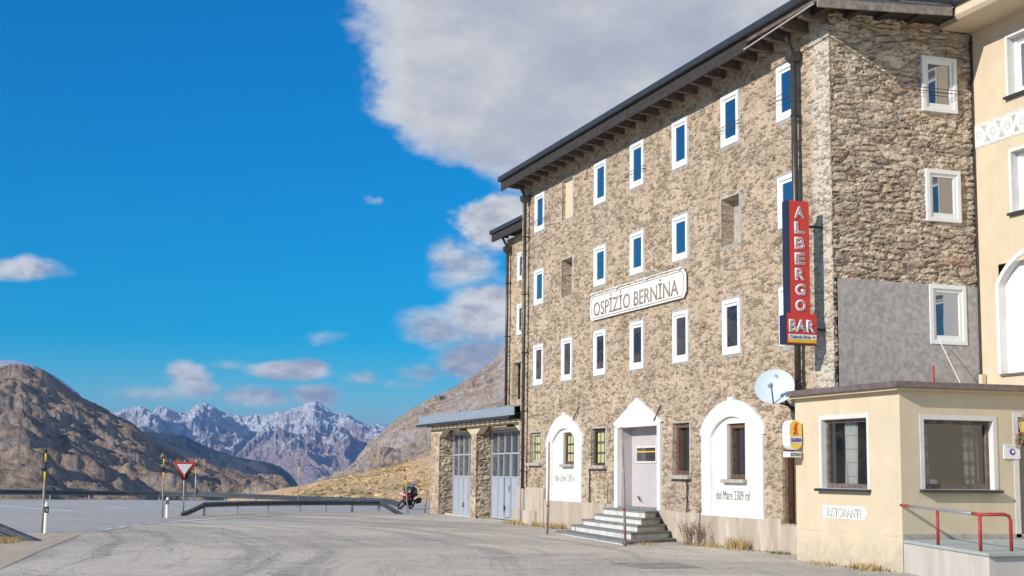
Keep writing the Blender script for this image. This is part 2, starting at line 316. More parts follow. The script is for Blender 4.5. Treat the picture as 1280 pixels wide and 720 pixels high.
M['road'] = yard_mat('road_asphalt', (.46, .44, .42), (.50, .48, .45), (.39, .38, .37), .5)
M['gravel'] = yard_mat('gravel_shoulder', (.54, .44, .33), (.62, .51, .39), (.44, .35, .26), .4)
M['mark'] = plain('worn_white_marking', (.80, .79, .77), .8, .12, 6, dirt=((.50, .49, .48), .5))

def terrain(name, grass, shrub, rock, dark, sc, snow=None, bd=1.0, rockamt=.5, grain=1.0):
    m, t, b = newmat(name); P = pos(t); g = t.node('ShaderNodeNewGeometry'); nz = t.sep(g.outputs['Normal'])[2]; Z = t.sep(P)[2]
    Q = t.vm('SCALE', P, None, sc)
    big = t.noise(Q, 1.0, 8, .6); med = t.noise(t.vm('MULTIPLY', Q, (1, 1, 1.6)), 4.2, 9, .66); fin = t.noise(Q, 22*grain, 6, .7)
    cc = t.mix(t.ramp(big, .40, .60), grass, shrub)
    cc = t.mix(t.m('MULTIPLY', t.ramp(med, .50, .66), .7), cc, dark)
    steep = t.ramp(t.m('ADD', nz, t.m('MULTIPLY', t.m('SUBTRACT', med, .5), 1.1)), .55, .86, 1, 0)
    rk = t.mix(t.ramp(fin, .35, .65), tuple(x*.6 for x in rock), tuple(min(1, x*1.25) for x in rock))
    ra = t.m('MAXIMUM', steep, t.ramp(t.noise(Q, 7.5, 8, .7), .62-.14*rockamt, .70-.1*rockamt))
    cc = t.mix(t.m('MULTIPLY', ra, min(1, .5+rockamt*.5)), cc, rk)
    cc = t.mix(t.m('MULTIPLY', t.ramp(fin, .52, .72), .45), cc, tuple(x*.8 for x in dark))
    if snow:
        z0, z1, amt = snow
        sn = t.m('ADD', t.ramp(Z, z0, z1, -.42, .35, 'LINEAR'), t.m('MULTIPLY', t.m('SUBTRACT', t.noise(Q, 9.0, 9, .72), .5), 3.6))
        sn = t.m('MULTIPLY', t.ramp(sn, .0, .22), t.ramp(nz, .50, .82, .35, 1))
        cc = t.mix(t.m('MULTIPLY', sn, amt), cc, (.88, .89, .92))
    t.link(cc, b.inputs['Base Color']); b.inputs['Roughness'].default_value = 1; b.inputs['Specular IOR Level'].default_value = .05
    bump(t, b, t.m('ADD', med, t.m('MULTIPLY', fin, .4)), bd)
    return m
M['m1'] = terrain('brown_alpine_slope', (.42, .31, .22), (.34, .25, .19), (.48, .45, .40), (.13, .10, .09), .022, bd=4, rockamt=.25)
M['m2'] = terrain('forested_ridge', (.06, .07, .07), (.11, .095, .08), (.17, .16, .15), (.03, .042, .046), .004, bd=10, rockamt=.1)
M['m4'] = terrain('snowy_range', (.58, .42, .39), (.47, .36, .35), (.38, .34, .35), (.22, .18, .21), .0016, snow=(10, 250, 1.0), bd=55, rockamt=.35)
M['m5'] = terrain('grey_scree_slope', (.58, .42, .285), (.46, .36, .28), (.58, .50, .46), (.22, .18, .17), .0085, bd=12, rockamt=.85)
M['m5g'] = M['m5']
M['m6'] = terrain('golden_grass_slope', (.80, .53, .29), (.70, .47, .26), (.60, .53, .43), (.30, .24, .14), .075, bd=.8, rockamt=.28, grain=1.3)
M['valley'] = terrain('valley_floor', (.24, .17, .09), (.18, .13, .08), (.28, .26, .22), (.09, .07, .05), .02, bd=2, rockamt=.3)

# ------------------------------------------------------------------ object helpers
def tag(o, label=None, cat=None, group=None, kind=None):
    for k, v in (('label', label), ('category', cat), ('group', group), ('kind', kind)):
        if v: o[k] = v
    return o
def empty(name, loc, label, cat, group=None):
    o = bpy.data.objects.new(name, None); col.objects.link(o); o.location = loc; o.empty_display_size = .2
    return tag(o, label, cat, group)
def wloc(o):
    v = Vector((0, 0, 0))
    while o is not None: v += o.location; o = o.parent
    return v
class MB:
    """collects shapes in world coordinates; build() links them as ONE mesh object"""
    def __init__(s): s.v = []; s.f = []; s.mi = []
    def poly(s, pts, mi=0):
        n = len(s.v); s.v += [tuple(p) for p in pts]; s.f.append(tuple(range(n, n+len(pts)))); s.mi.append(mi); return s
    def box(s, x0, x1, y0, y1, z0, z1):
        n = len(s.v)
        s.v += [(x0, y0, z0), (x1, y0, z0), (x1, y1, z0), (x0, y1, z0), (x0, y0, z1), (x1, y0, z1), (x1, y1, z1), (x0, y1, z1)]
        for f in ((0, 3, 2, 1), (4, 5, 6, 7), (0, 1, 5, 4), (1, 2, 6, 5), (2, 3, 7, 6), (3, 0, 4, 7)): s.f.append(tuple(n+i for i in f)); s.mi.append(0)
        return s
    def prism(s, pts, d):
        """pts: planar loop, d: extrusion vector"""
        n = len(s.v); k = len(pts); d = Vector(d)
        s.v += [tuple(p) for p in pts]+[tuple(Vector(p)+d) for p in pts]
        s.f.append(tuple(range(n+k-1, n-1, -1))); s.mi.append(0)
        s.f.append(tuple(range(n+k, n+2*k))); s.mi.append(0)
        for i in range(k): j = (i+1) % k; s.f.append((n+i, n+j, n+k+j, n+k+i)); s.mi.append(0)
        return s
    def tube(s, pts, r, n=8, r2=None):
        pts = [Vector(p) for p in pts]; b = len(s.v); rs = [r+(r2-r)*i/(len(pts)-1) if r2 is not None else r for i in range(len(pts))]
        prev = None
        for i, p in enumerate(pts):
            d = (pts[min(i+1, len(pts)-1)]-pts[max(i-1, 0)]).normalized()
            a = prev if prev is not None else (Vector((0, 0, 1)) if abs(d.z) < .9 else Vector((1, 0, 0)))
            u = (a-d*a.dot(d)).normalized(); prev = u; v = d.cross(u)
            for k in range(n):
                an = 2*math.pi*k/n; s.v.append(tuple(p+(u*math.cos(an)+v*math.sin(an))*rs[i]))
        for i in range(len(pts)-1):
            for k in range(n): s.f.append((b+i*n+k, b+i*n+(k+1) % n, b+(i+1)*n+(k+1) % n, b+(i+1)*n+k)); s.mi.append(0)
        s.f.append(tuple(b+k for k in range(n-1, -1, -1))); s.mi.append(0)
        s.f.append(tuple(b+(len(pts)-1)*n+k for k in range(n))); s.mi.append(0)
        return s
    def ring(s, o, u, v, n, U, V, t, d):
        """rectangular frame: outer U=(u0,u1) V=(v0,v1), bar widths t=(l,r,b,t) , from offset d0 to d1 along n"""
        o, u, v, n = map(Vector, (o, u, v, n)); (u0, u1), (v0, v1) = U, V; l, r, b, tp = t
        for a0, a1, b0, b1 in ((u0, u0+l, v0, v1), (u1-r, u1, v0, v1), (u0+l, u1-r, v0, v0+b), (u0+l, u1-r, v1-tp, v1)):
            P = [o+u*a+v*c+n*d[0] for a, c in ((a0, b0), (a1, b0), (a1, b1), (a0, b1))]; s.prism(P, n*(d[1]-d[0]))
        return s
    def ubox(s, o, u, v, n, U, V, d):
        o, u, v, n = map(Vector, (o, u, v, n))
        P = [o+u*a+v*c+n*d[0] for a, c in ((U[0], V[0]), (U[1], V[0]), (U[1], V[1]), (U[0], V[1]))]; return s.prism(P, n*(d[1]-d[0]))
    def build(s, name, mat, parent=None, smooth=False, bevel=0, subs=0):
        off = wloc(parent) if parent else Vector((0, 0, 0))
        me = bpy.data.meshes.new(name); me.from_pydata([(x-off.x, y-off.y, z-off.z) for x, y, z in s.v], [], s.f)
        for m_ in (mat if isinstance(mat, (list, tuple)) else [mat]): me.materials.append(m_)
        if any(s.mi): me.polygons.foreach_set('material_index', s.mi)
        bm = bmesh.new(); bm.from_mesh(me); bmesh.ops.recalc_face_normals(bm, faces=bm.faces); bm.to_mesh(me); bm.free()
        if smooth: me.polygons.foreach_set('use_smooth', [True]*len(me.polygons))
        o = bpy.data.objects.new(name, me); col.objects.link(o); o.parent = parent
        if bevel:
            b = o.modifiers.new('bevel', 'BEVEL'); b.width = bevel; b.segments = 2; b.limit_method = 'ANGLE'
        return o
def frame_of(kind):
    """axes of a wall: u to the viewer's right, v up, n outward"""
    return ((0, -1, 0), (0, 0, 1), (-1, 0, 0)) if kind == 'W' else ((1, 0, 0), (0, 0, 1), (0, -1, 0))
def lines(a, b, step, cuts):
    c = sorted(set([round(a, 4), round(b, 4)]+[round(x, 4) for x in cuts if a < x < b])); out = []
    for p, q in zip(c, c[1:]):
        k = max(1, round((q-p)/step)); out += [p+(q-p)*i/k for i in range(k)]
    return out+[c[-1]]
def gridwall(name, mat, parent, o, kind, U, V, step, holes=(), mats=None, jag=None):
    """a wall sheet with rectangular openings (u0,u1,v0,v1,depth) and their reveals"""
    u, v, n = [Vector(a) for a in frame_of(kind)]; o = Vector(o)
    us = lines(U[0], U[1], step, [x for h in holes for x in h[:2]]); vs = lines(V[0], V[1], step, [x for h in holes for x in h[2:4]])
    off = wloc(parent) if parent else Vector((0, 0, 0)); vid = {}; verts = []; faces = []
    def vert(i, j):
        if (i, j) not in vid: vid[(i, j)] = len(verts); verts.append(o+u*us[i]+v*vs[j]-off)
        return vid[(i, j)]
    for i in range(len(us)-1):
        cu = (us[i]+us[i+1])/2; hh = [h for h in holes if h[0] < cu < h[1]]
        for j in range(len(vs)-1):
            cv = (vs[j]+vs[j+1])/2
            if any(h[2] < cv < h[3] for h in hh): continue
            faces.append((vert(i, j), vert(i+1, j), vert(i+1, j+1), vert(i, j+1)))
    for h in holes:                                     # reveals share the edge vertices of the sheet
        d = h[4]
        if not d: continue
        def key(a, L): return min(range(len(L)), key=lambda k: abs(L[k]-a))
        i0, i1, j0, j1 = key(h[0], us), key(h[1], us), key(h[2], vs), key(h[3], vs)
        loop = [(i, j0) for i in range(i0, i1)]+[(i1, j) for j in range(j0, j1)]+[(i, j1) for i in range(i1, i0, -1)]+[(i0, j) for j in range(j1, j0, -1)]
        back = {}
        for (i, j) in loop: vert(i, j); back[(i, j)] = len(verts); verts.append(o+u*us[i]+v*vs[j]-n*d-off)
        for a, b in zip(loop, loop[1:]+loop[:1]): faces.append((vid[b], vid[a], back[a], back[b]))
    me = bpy.data.meshes.new(name); me.from_pydata([tuple(p) for p in verts], [], faces); me.materials.append(mat)
    ob = bpy.data.objects.new(name, me); col.objects.link(ob); ob.parent = parent
    return ob
def text(name, s, o, kind, U, V, mat, parent, d=.006, bold=0.0, depth=.004, uv=None):
    """lettering fitted into the box U x V on a wall plane, standing d off it"""
    cu = bpy.data.curves.new('t', 'FONT'); cu.body = s; cu.extrude = 0; cu.offset = bold; cu.size = 1; cu.resolution_u = 3
    to = bpy.data.objects.new('t', cu); col.objects.link(to); dg = bpy.context.evaluated_depsgraph_get(); dg.update()
    me = bpy.data.meshes.new_from_object(to.evaluated_get(dg)); bpy.data.objects.remove(to)
    co = np.array([x.co[:] for x in me.vertices]); lo, hi = co.min(0), co.max(0)
    u, v, n = uv if uv else frame_of(kind); u, v, n = Vector(u), Vector(v), Vector(n); off = wloc(parent) if parent else Vector((0, 0, 0)); o = Vector(o)
    for k, x in enumerate(me.vertices):
        a = U[0]+(co[k, 0]-lo[0])/(hi[0]-lo[0])*(U[1]-U[0]); b = V[0]+(co[k, 1]-lo[1])/(hi[1]-lo[1])*(V[1]-V[0])
        x.co = o+u*a+v*b+n*d-off
    me.materials.clear(); me.materials.append(mat); ob = bpy.data.objects.new(name, me); col.objects.link(ob); ob.parent = parent
    sm = ob.modifiers.new('thick', 'SOLIDIFY'); sm.thickness = depth; sm.offset = 0
    return ob
# ------------------------------------------------------------------ numpy noise
def perlin(x, y, seed=0):
    rs = np.random.RandomState(seed); p = rs.permutation(256); g = rs.rand(256)*2*np.pi
    xi = np.floor(x).astype(int); yi = np.floor(y).astype(int); xf = x-xi; yf = y-yi
    def gr(a, b, dx, dy): h = g[p[(p[a & 255]+b) & 255]]; return np.cos(h)*dx+np.sin(h)*dy
    u = xf**3*(xf*(xf*6-15)+10); v = yf**3*(yf*(yf*6-15)+10)
    a = gr(xi, yi, xf, yf); b = gr(xi+1, yi, xf-1, yf); c = gr(xi, yi+1, xf, yf-1); d = gr(xi+1, yi+1, xf-1, yf-1)
    return (a*(1-u)+b*u)*(1-v)+(c*(1-u)+d*u)*v
def fbm(x, y, oct=6, seed=0, ridged=False, gain=.5):
    s = 0; a = 1; t = 0
    for i in range(oct):
        n = perlin(x*2**i+i*17.3, y*2**i-i*9.1, seed+i); s = s+a*((1-2*np.abs(n))-.5 if ridged else n); t += a; a *= gain
    return s/t

# ================================================================== SETTING
def polar_sheet(name, mat, azs, rs, zf, kind='structure'):
    A, Rr = np.meshgrid(np.radians(azs), rs, indexing='ij'); X = CAM.x+Rr*np.sin(A); Y = CAM.y+Rr*np.cos(A); Z = zf(np.degrees(A), Rr, X, Y)
    na, nr = A.shape; V = np.stack([X, Y, Z], -1).reshape(-1, 3)
    i, j = np.meshgrid(np.arange(na-1), np.arange(nr-1), indexing='ij'); a = (i*nr+j).ravel()
    F = np.stack([a, a+1, a+nr+1, a+nr], 1)[:, ::-1]
    me = bpy.data.meshes.new(name); me.vertices.add(len(V)); me.vertices.foreach_set('co', V.ravel().astype(np.float32))
    me.loops.add(F.size); me.loops.foreach_set('vertex_index', F.ravel().astype(np.int32)); me.polygons.add(len(F)); me.polygons.foreach_set('loop_start', np.arange(0, F.size, 4).astype(np.int32)); me.polygons.foreach_set('loop_total', np.full(len(F), 4, np.int32))
    me.polygons.foreach_set('use_smooth', np.ones(len(F), bool)); me.update(); me.validate(); me.materials.append(mat)
    if me.polygons[0].normal.z < 0: me.flip_normals()
    o = bpy.data.objects.new(name, me); col.objects.link(o); tag(o, kind=kind); return o
def gz(A, Rr, X, Y):
    t = np.clip((Rr-96)/420, 0, 1); t = t*t*(3-2*t); return -.02-60*t-np.where(Rr > 88, .4, 0)*np.clip((Rr-88)/10, 0, 1)
polar_sheet('ground', M['yard'], np.linspace(-180, 180, 241), np.concatenate([[0.01], np.linspace(4, 86, 22)]), lambda A, r, X, Y: np.zeros_like(X))
polar_sheet('valley_ground', M['valley'], np.linspace(-180, 180, 181), np.concatenate([np.linspace(84, 520, 40), np.geomspace(600, 15000, 20)]), gz)

def mountain(name, mat, sil, r0, r1, foot, na, nr, amp, fs, seed, jit=.0, billow=False, sharp=False, grow=1.0, power=1.25, rvar=.12, ridged=True, over=1.22, gain=.5, knob=None):
    sil = np.array(sil); az = np.linspace(sil[0, 0], sil[-1, 0], na); T = np.linspace(0, over, nr)
    el = np.interp(az, sil[:, 0], sil[:, 1])+jit*fbm(az*2.2+seed, az*0+.5, 6, seed+40, ridged=sharp, gain=.6)
    Rg = r1*(1+rvar*fbm(az*.25, az*0+3.3, 3, seed+60))
    A, Tt = np.meshgrid(np.radians(az), T, indexing='ij'); RG = Rg[:, None]*np.ones_like(Tt); Rr = r0+(RG-r0)*Tt
    X = CAM.x+Rr*np.sin(A); Y = CAM.y+Rr*np.cos(A)
    top = 1.8+RG*np.tan(np.radians(el))[:, None]
    prof = np.where(Tt <= 1, np.clip(Tt, 0, 1)**power, 1-(Tt-1)*1.3)
    wx = fbm(X/fs/2.3, Y/fs/2.3, 3, seed+5)*.9
    n = fbm(X/fs+wx, Y/fs-wx, 8, seed, ridged=ridged, gain=gain)
    if billow:
        n = sum(a_*(2*np.abs(perlin(X/fs*f_+wx*.5, Y/fs*f_-wx*.4, seed+k_))-.45) for k_, (a_, f_) in enumerate(((1, 1), (.55, 2.1), (.28, 4.3), (.13, 8.7), (.07, 17))))+.5*fbm(X/fs*3, Y/fs*3, 6, seed+9, gain=.6)
    win = np.clip(Tt*4, 0, 1)*np.where(Tt < 1, np.clip((1-Tt)*3.2, 0, 1)**.8, np.clip((Tt-1)*3, 0, 1))
    el0_ = np.interp(az, sil[:, 0], sil[:, 1]); top0 = 1.8+RG*np.tan(np.radians(el0_))[:, None]
    Z = foot+(top0-foot)*prof+(top-top0)*np.where(Tt < 1, Tt**9, 1)+amp*(grow+(1-grow)*np.clip(Tt, 0, 1))*n*win
    lim = 1.8+Rr*np.tan(np.radians(el)[:, None])-.0006*Rr*(np.abs(Tt-1)*3)   # keeps the skyline where the ridge is
    Z = np.where(Tt < 1, np.minimum(Z, lim), Z)
    o = polar_sheet(name, mat, az, T, lambda a, t, x, y: Z)
    me = o.data; V = np.stack([X, Y, Z], -1).reshape(-1, 3); me.vertices.foreach_set('co', V.ravel().astype(np.float32)); me.update()
    if me.polygons[len(me.polygons)//3].normal.z < 0: me.flip_normals()
    return o
M1 = [(-75, 7.5), (-50, 9.2), (-30, 8.4), (-18, 6.9), (-9, 5.3), (-4, 4.2), (-2, 3.9), (-.91, 3.78), (-.11, 3.85), (.83, 3.6), (1.58, 3.02), (2.19, 2.67), (3.09, 2.23), (3.4, 1.99), (4.0, 1.76), (4.93, 1.04), (5.55, .74), (6.17, .35), (6.99, .2), (8.16, -.09), (9.09, -.27), (9.87, -.48), (10.41, -.75), (11.5, -1.3), (13, -2.2)]
M1B = [x for x in M1 if x[0] > -5]; M1B = [(-6, 4.5)]+M1B
mountain('mountain_slope_near', M['m1'], M1B, 330, 1350, -26, 700, 520, 25, 95, 3, jit=.16, power=1.05, billow=True, grow=.22)
mountain('mountain_slope_side', M['m1'], [x for x in M1 if x[0] < -5]+[(-6, 4.5), (-5.6, 4.4)], 330, 1500, -26, 300, 120, 62, 210, 3, jit=.16, power=1.15)
mountain('mountain_snow_shoulder', M['m4'], [(-4, 3.4), (-2.5, 3.95), (-1.2, 4.05), (-.3, 4.0), (.4, 3.83), (1.2, 3.4), (2, 2.8)], 4200, 6200, 100, 120, 60, 60, 500, 8, jit=.1)
M2 = [(2.5, 1.6), (4.0, 1.5), (4.92, 1.38), (5.52, 1.36), (6.13, 1.21), (6.97, .82), (8.14, .47), (9.07, .32), (9.7, .14), (10.08, -.13), (10.34, -.53), (10.6, -1.1), (11.2, -2.0)]
mountain('mountain_forest_ridge', M['m2'], M2, 2600, 4300, -90, 320, 140, 90, 420, 12, jit=.10, power=1.0, rvar=.05)
M4 = [(0, 2.0), (2, 2.1), (3.54, 2.12), (3.83, 2.25), (4.28, 2.38), (4.74, 2.17), (5.03, 2.36), (5.4, 2.25), (5.7, 2.13), (6.1, 2.14), (6.39, 2.46), (6.72, 2.52), (7.09, 2.38), (7.31, 2.23), (7.78, 2.08), (8.4, 2.06), (9.01, 2.13), (9.48, 2.2), (9.94, 2.34), (10.5, 2.5), (10.74, 2.63), (11.02, 2.72), (11.25, 2.55), (11.57, 2.3), (11.98, 2.24), (12.3, 2.19), (12.77, 1.91), (13.16, 1.76), (13.3, 1.8)]
mountain('mountain_snowy_range', M['m4'], M4+[(13.9, 1.55), (14.6, 1.2), (15.6, .6)], 5200, 9000, -150, 900, 460, 430, 1500, 21, jit=.24, sharp=True, power=1.05, rvar=.06, gain=.58)
mountain('mountain_far_peak', M['m4'], [(12.2, 1.4), (13.0, 1.7), (13.56, 1.92), (13.91, 1.83), (14.2, 1.95), (14.6, 1.8), (15.4, 1.7), (17, 1.9)], 9500, 12500, 0, 200, 100, 260, 1300, 33, jit=.14)
M5 = [(9.8, -1.4), (10.41, -.87), (12.2, -.11), (12.65, .43), (13.11, 1.03), (13.73, 1.64), (14.35, 2.12), (14.98, 2.58), (15.61, 2.93), (16.24, 3.26), (16.87, 3.62), (17.51, 4.04), (17.98, 4.46), (18.36, 4.88), (18.77, 5.59), (20.68, 7.69), (24, 9), (32, 9.5), (45, 8)]
mountain('mountain_rocky_slope', M['m5'], M5, 650, 1700, -34, 900, 330, 62, 170, 31, jit=.22, power=.95, gain=.56)
M6 = [(5.0, -2.6), (8.4, -1.45), (9.6, -1.05), (10.35, -.80), (11.27, -.49), (12.51, -.17), (13.76, .13), (14.71, .36), (15.65, .62), (17.55, 1.09), (24, 2.6), (40, 4), (60, 4)]
HILL = mountain('hillside_golden_grass', M['m6'], M6, 92, 300, -.9, 700, 300, 2.4, 26, 44, jit=.05, power=1.0, ridged=False, gain=.6)

# road, shoulder, markings
def flat(name, pts, z, mat, label=None):
    b = MB(); b.poly([(x, y, z) for x, y in pts]); o = b.build(name, mat); 
    if o.data.polygons[0].normal.z < 0: o.data.flip_normals()
    tag(o, kind='structure'); return o
flat('road', [(-80, 24), (-40, 34), (-20.5, 41.5), (-16.2, 42.6), (-14.6, 44.2), (-12.9, 49.4), (-11.2, 53.5), (-8.9, 56.4), (-5.5, 57.9), (-1.5, 58.6), (1.5, 60.6), (6, 66), (14, 74), (30, 82), (30, 86), (12, 84.6), (5, 80), (1.6, 74.2), (-1.4, 76.8), (-4.2, 82.0), (-7.5, 85.2), (-17, 85.6), (-30, 80), (-80, 62)], .004, M['road'])
flat('gravel_verge', [(-17.9, 22), (-17.24, 27.3), (-16.5, 33), (-15.3, 41.3), (-15.9, 42.3), (-17, 42.3), (-20.5, 41.3), (-40, 33.8), (-80, 23.8), (-80, 10), (-30, 12)], .008, M['gravel'])
flat('gravel_island', [(-12.3, 54.6), (-10.6, 56.0), (-7, 58.2), (-1.9, 59.4), (-1.6, 60.6), (-2.2, 62.3), (-8, 62.0), (-10.8, 60)], .008, M['gravel'])
def stripe(P, wd, z=.0085, gaps=None):
    b = MB(); P = [Vector((x, y, 0)) for x, y in P]
    for p, q in zip(P, P[1:]):
        d = (q-p); L = d.length; d.normalize(); n = Vector((-d.y, d.x, 0))*wd/2; s = 0
        if gaps:
            while s < L: e = min(L, s+gaps[0]); b.poly([(*(p+d*s-n).xy, z), (*(p+d*e-n).xy, z), (*(p+d*e+n).xy, z), (*(p+d*s+n).xy, z)]); s = e+gaps[1]
        else: b.poly([(*(p-n).xy, z), (*(q-n).xy, z), (*(q+n).xy, z), (*(p+n).xy, z)])
    o = b.build('road_marking', M['mark']); tag(o, kind='structure')
    for pl in o.data.polygons:
        if pl.normal.z < 0: pl.flip()
    return o
stripe([(-24, 76), (-17.8, 70.6), (-14.7, 63.2)], .35)
stripe([(-14.6, 44.0), (-13.0, 48.6), (-11.9, 50.6)], .22, z=.0125, gaps=(1.0, .6))
stripe([(-11.9, 50.6), (-8.9, 56.0), (-7.6, 57.0)], .3, z=.0125)
stripe([(-13.0, 69.8), (-10.5, 72.2), (-7.8, 75.0), (-3.5, 71), (-1, 67.5), (3, 68)], .25, z=.0125)
stripe([(-13.0, 69.8), (-12.2, 66.5), (-9, 65), (-4, 65)], .3, z=.0165)
flat('manhole_cover_patch', [(-5.5, 27.4), (-4.1, 27.2), (-4.3, 25.6), (-5.6, 25.7)], .006, plain('old_asphalt_patch', (.33, .29, .25), .95, .3, 3))

# ================================================================== STONE HOTEL
WY = 49.03          # far end of the facade; u = WY - Y
D = Vector((0, WY, 0))
hotel = empty('stone_hotel', (0, 38, 0), 'four-storey rubble stone hotel with white windows and dark timber eaves', 'building')
UW, VW, NW = frame_of('W')
def U(y): return WY-y
colsY = [47.6, 44.82, 41.95, 39.07, 36.1, 33.1, 30.15]
rows = [(10.30, 11.65), (7.68, 8.93), (4.85, 6.26)]
blind = {(0, 1): .10, (1, 1): .34, (1, 5): .34}
holes = []
for r, (z0, z1) in enumerate(rows):
    for c, y in enumerate(colsY):
        d = blind.get((r, c), .16)
        holes.append((U(y), U(y-.96), z0, z1, d if d else .1))
small = [(47.88, 46.76, 2.16, 3.2), (42.12, 40.96, 2.05, 3.2), (36.12, 35.08, 1.78, 3.2)]
for y0, y1, z0, z1 in small: holes.append((U(y0), U(y1), z0, z1, .30))
holes.append((U(39.93), U(37.05), .84, 3.17, .0))            # porch
holes.append((U(30.15), U(28.95), .68, 3.0, .35))            # side door
NICHES = [(46.12, 42.85, .93, 2.82, 3.72, 45.62, 43.38, 3.28), (34.31, 30.96, .80, 2.92, 3.70, 33.78, 31.50, 3.28)]
for a0, a1, zb, zs, zt, i0, i1, it in NICHES: holes.append((U(i0), U(i1), zb+.01, it, .0))
gridwall('wall', M['facade'], hotel, D, 'W', (0, 21.27), (.62, 12.395), .055, holes)
# side wall facing the camera, stone above and grey roughcast below
SY = 27.76; SX0 = 0.0
sideholes = [(2.46, 3.42, 10.27, 11.6, .14), (2.5, 3.44, 7.67, 8.9, .14)]
gridwall('wall', M['rough'], hotel, (0, SY, 0), 'S', (0, 3.84), (6.2, 12.395), .035, sideholes)
gridwall('wall', M['rough'], hotel, (0, SY, 0), 'S', (0, .10), (3.3, 6.2), .035)
gridwall('roughcast_wall', M['greyplaster'], hotel, (0, SY-.03, 0), 'S', (.10, 3.84), (3.3, 6.2), .3, [(2.5, 3.5, 4.82, 6.199, .14)])
b = MB(); b.box(13.0, 13.2, SY, WY, 0, 12.2); b.box(0.4, 13.2, WY-.4, WY-.02, 0, 12.2); b.box(3.9, 13.2, SY+.02, SY+.3, 0, 12.2); b.box(.5, 13, SY+.4, WY-.45, 0, .1); b.build('rear_wall', M['cement'], hotel)
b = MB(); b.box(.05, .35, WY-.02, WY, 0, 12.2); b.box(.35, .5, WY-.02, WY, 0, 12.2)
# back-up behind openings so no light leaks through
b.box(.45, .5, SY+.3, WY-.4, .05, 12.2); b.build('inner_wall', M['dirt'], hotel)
# plinth: two proud steps at the far end, flat cement further on
b = MB(); b.box(-.05, .3, SY+.0, 30.15, 0, .66); b.box(-.05, .3, 30.15, 37.05, 0, .80); b.box(-.05, .3, 39.93, 46.3, 0, .90); b.box(-.09, .3, 46.3, 49.12, 0, 1.30); b.box(-.20, -.09, 46.9, 49.2, 0, .5)
b.box(-.05, .3, 28.0, 28.9, .66, .80); b.box(-.05, .3, 37.05, 39.93, 0, .74)
b.build('plinth', M['plinth'], hotel, bevel=.02)

def pvc(parent, o, kind, U_, V_, bars=None, wd=(.10, .085), glass='glass', proud=.03, back=-.05):
    u, v, n = frame_of(kind)
    f = MB().ring(o, u, v, n, U_, V_, (wd[0],)*4, (back, proud)).build('window', M['pvc'], parent, bevel=.008)
    u0, u1 = U_[0]+wd[0], U_[1]-wd[0]; v0, v1 = V_[0]+wd[0], V_[1]-wd[0]
    MB().ring(o, u, v, n, (u0, u1), (v0, v1), (wd[1], wd[1], wd[1]*1.25, wd[1]*.9), (back, proud-.035)).build('sash', M['pvc'], f, bevel=.006)
    MB().ubox(o, u, v, n, (u0+wd[1], u1-wd[1]), (v0+wd[1]*1.25, v1-wd[1]*.9), (back+.01, back+.03)).build('pane', M[glass], f)
    if bars:
        b = MB(); oo = Vector(o); uu, vv, nn = map(Vector, (u, v, n))
        for z in bars:
            a = oo+uu*(U_[0]-.22)+vv*z; e = oo+uu*(U_[1]+.22)+vv*z
            b.tube([a, a+nn*.12, e+nn*.12, e], .009, 6)
        b.build('snow_bar', M['pipe'], f)
    return f
def cement_edge(parent, o, kind, U_, V_, wd=.09, name='cement_edge'):
    u, v, n = frame_of(kind); uu, vv, nn = map(Vector, (u, v, n)); o = Vector(o); rnd = random.Random(U_[0]*31+V_[0])
    b = MB(); P = []; Q = []
    def pt(a, c): return o+uu*a+vv*c
    N = 9
    outer = []; inner = []
    for (a0, c0), (a1, c1), (na_, nc) in (((U_[0], V_[0]), (U_[1], V_[0]), (0, -1)), ((U_[1], V_[0]), (U_[1], V_[1]), (1, 0)), ((U_[1], V_[1]), (U_[0], V_[1]), (0, 1)), ((U_[0], V_[1]), (U_[0], V_[0]), (-1, 0))):
        for k in range(N):
            a = a0+(a1-a0)*k/N; c = c0+(c1-c0)*k/N; j = wd*(.45+rnd.random()*.9); inner.append((a, c))
            if k == 0:
                pa = {(0, -1): -1, (1, 0): 1, (0, 1): 1, (-1, 0): -1}[(na_, nc)]; pc = {(0, -1): -1, (1, 0): -1, (0, 1): 1, (-1, 0): 1}[(na_, nc)]
                outer.append((a+pa*j*.8, c+pc*j*.8))
            else: outer.append((a+na_*j, c+nc*j))
    K = len(outer)
    for k in range(K):
        j = (k+1) % K
        b.poly([pt(*outer[k])-nn*.01, pt(*outer[j])-nn*.01, pt(*inner[j])+nn*.014, pt(*inner[k])+nn*.014])
    return b.build(name, M['cement'], parent)
for r, (z0, z1) in enumerate(rows):
    for c, y in enumerate(colsY):
        us = (U(y), U(y-.96))
        if (r, c) in blind:
            cement_edge(hotel, D, 'W', us, (z0, z1), .11)
            d = blind[(r, c)]
            MB().ubox(D, UW, VW, NW, us, (z0, z1), (-d-.02, -d+.002)).build('blind_window', M['creamlight'] if r == 0 else M['cement'], hotel)
            continue
        cement_edge(hotel, D, 'W', us, (z0, z1))
        bars = {(0, 0): [10.62, 10.68], (0, 3): [10.72, 10.8], (0, 5): [10.72, 10.79], (0, 6): [10.78, 10.9]}.get((r, c))
        pvc(hotel, D, 'W', us, (z0, z1), bars)
for (a, b_, z0, z1, zz) in ((2.46, 3.42, 10.27, 11.6, [10.72, 10.8]), (2.5, 3.44, 7.67, 8.9, None), (2.5, 3.5, 4.82, 6.2, None)):
    pvc(hotel, (0, SY, 0), 'S', (a, b_), (z0, z1), zz, glass='glass', proud=.05)
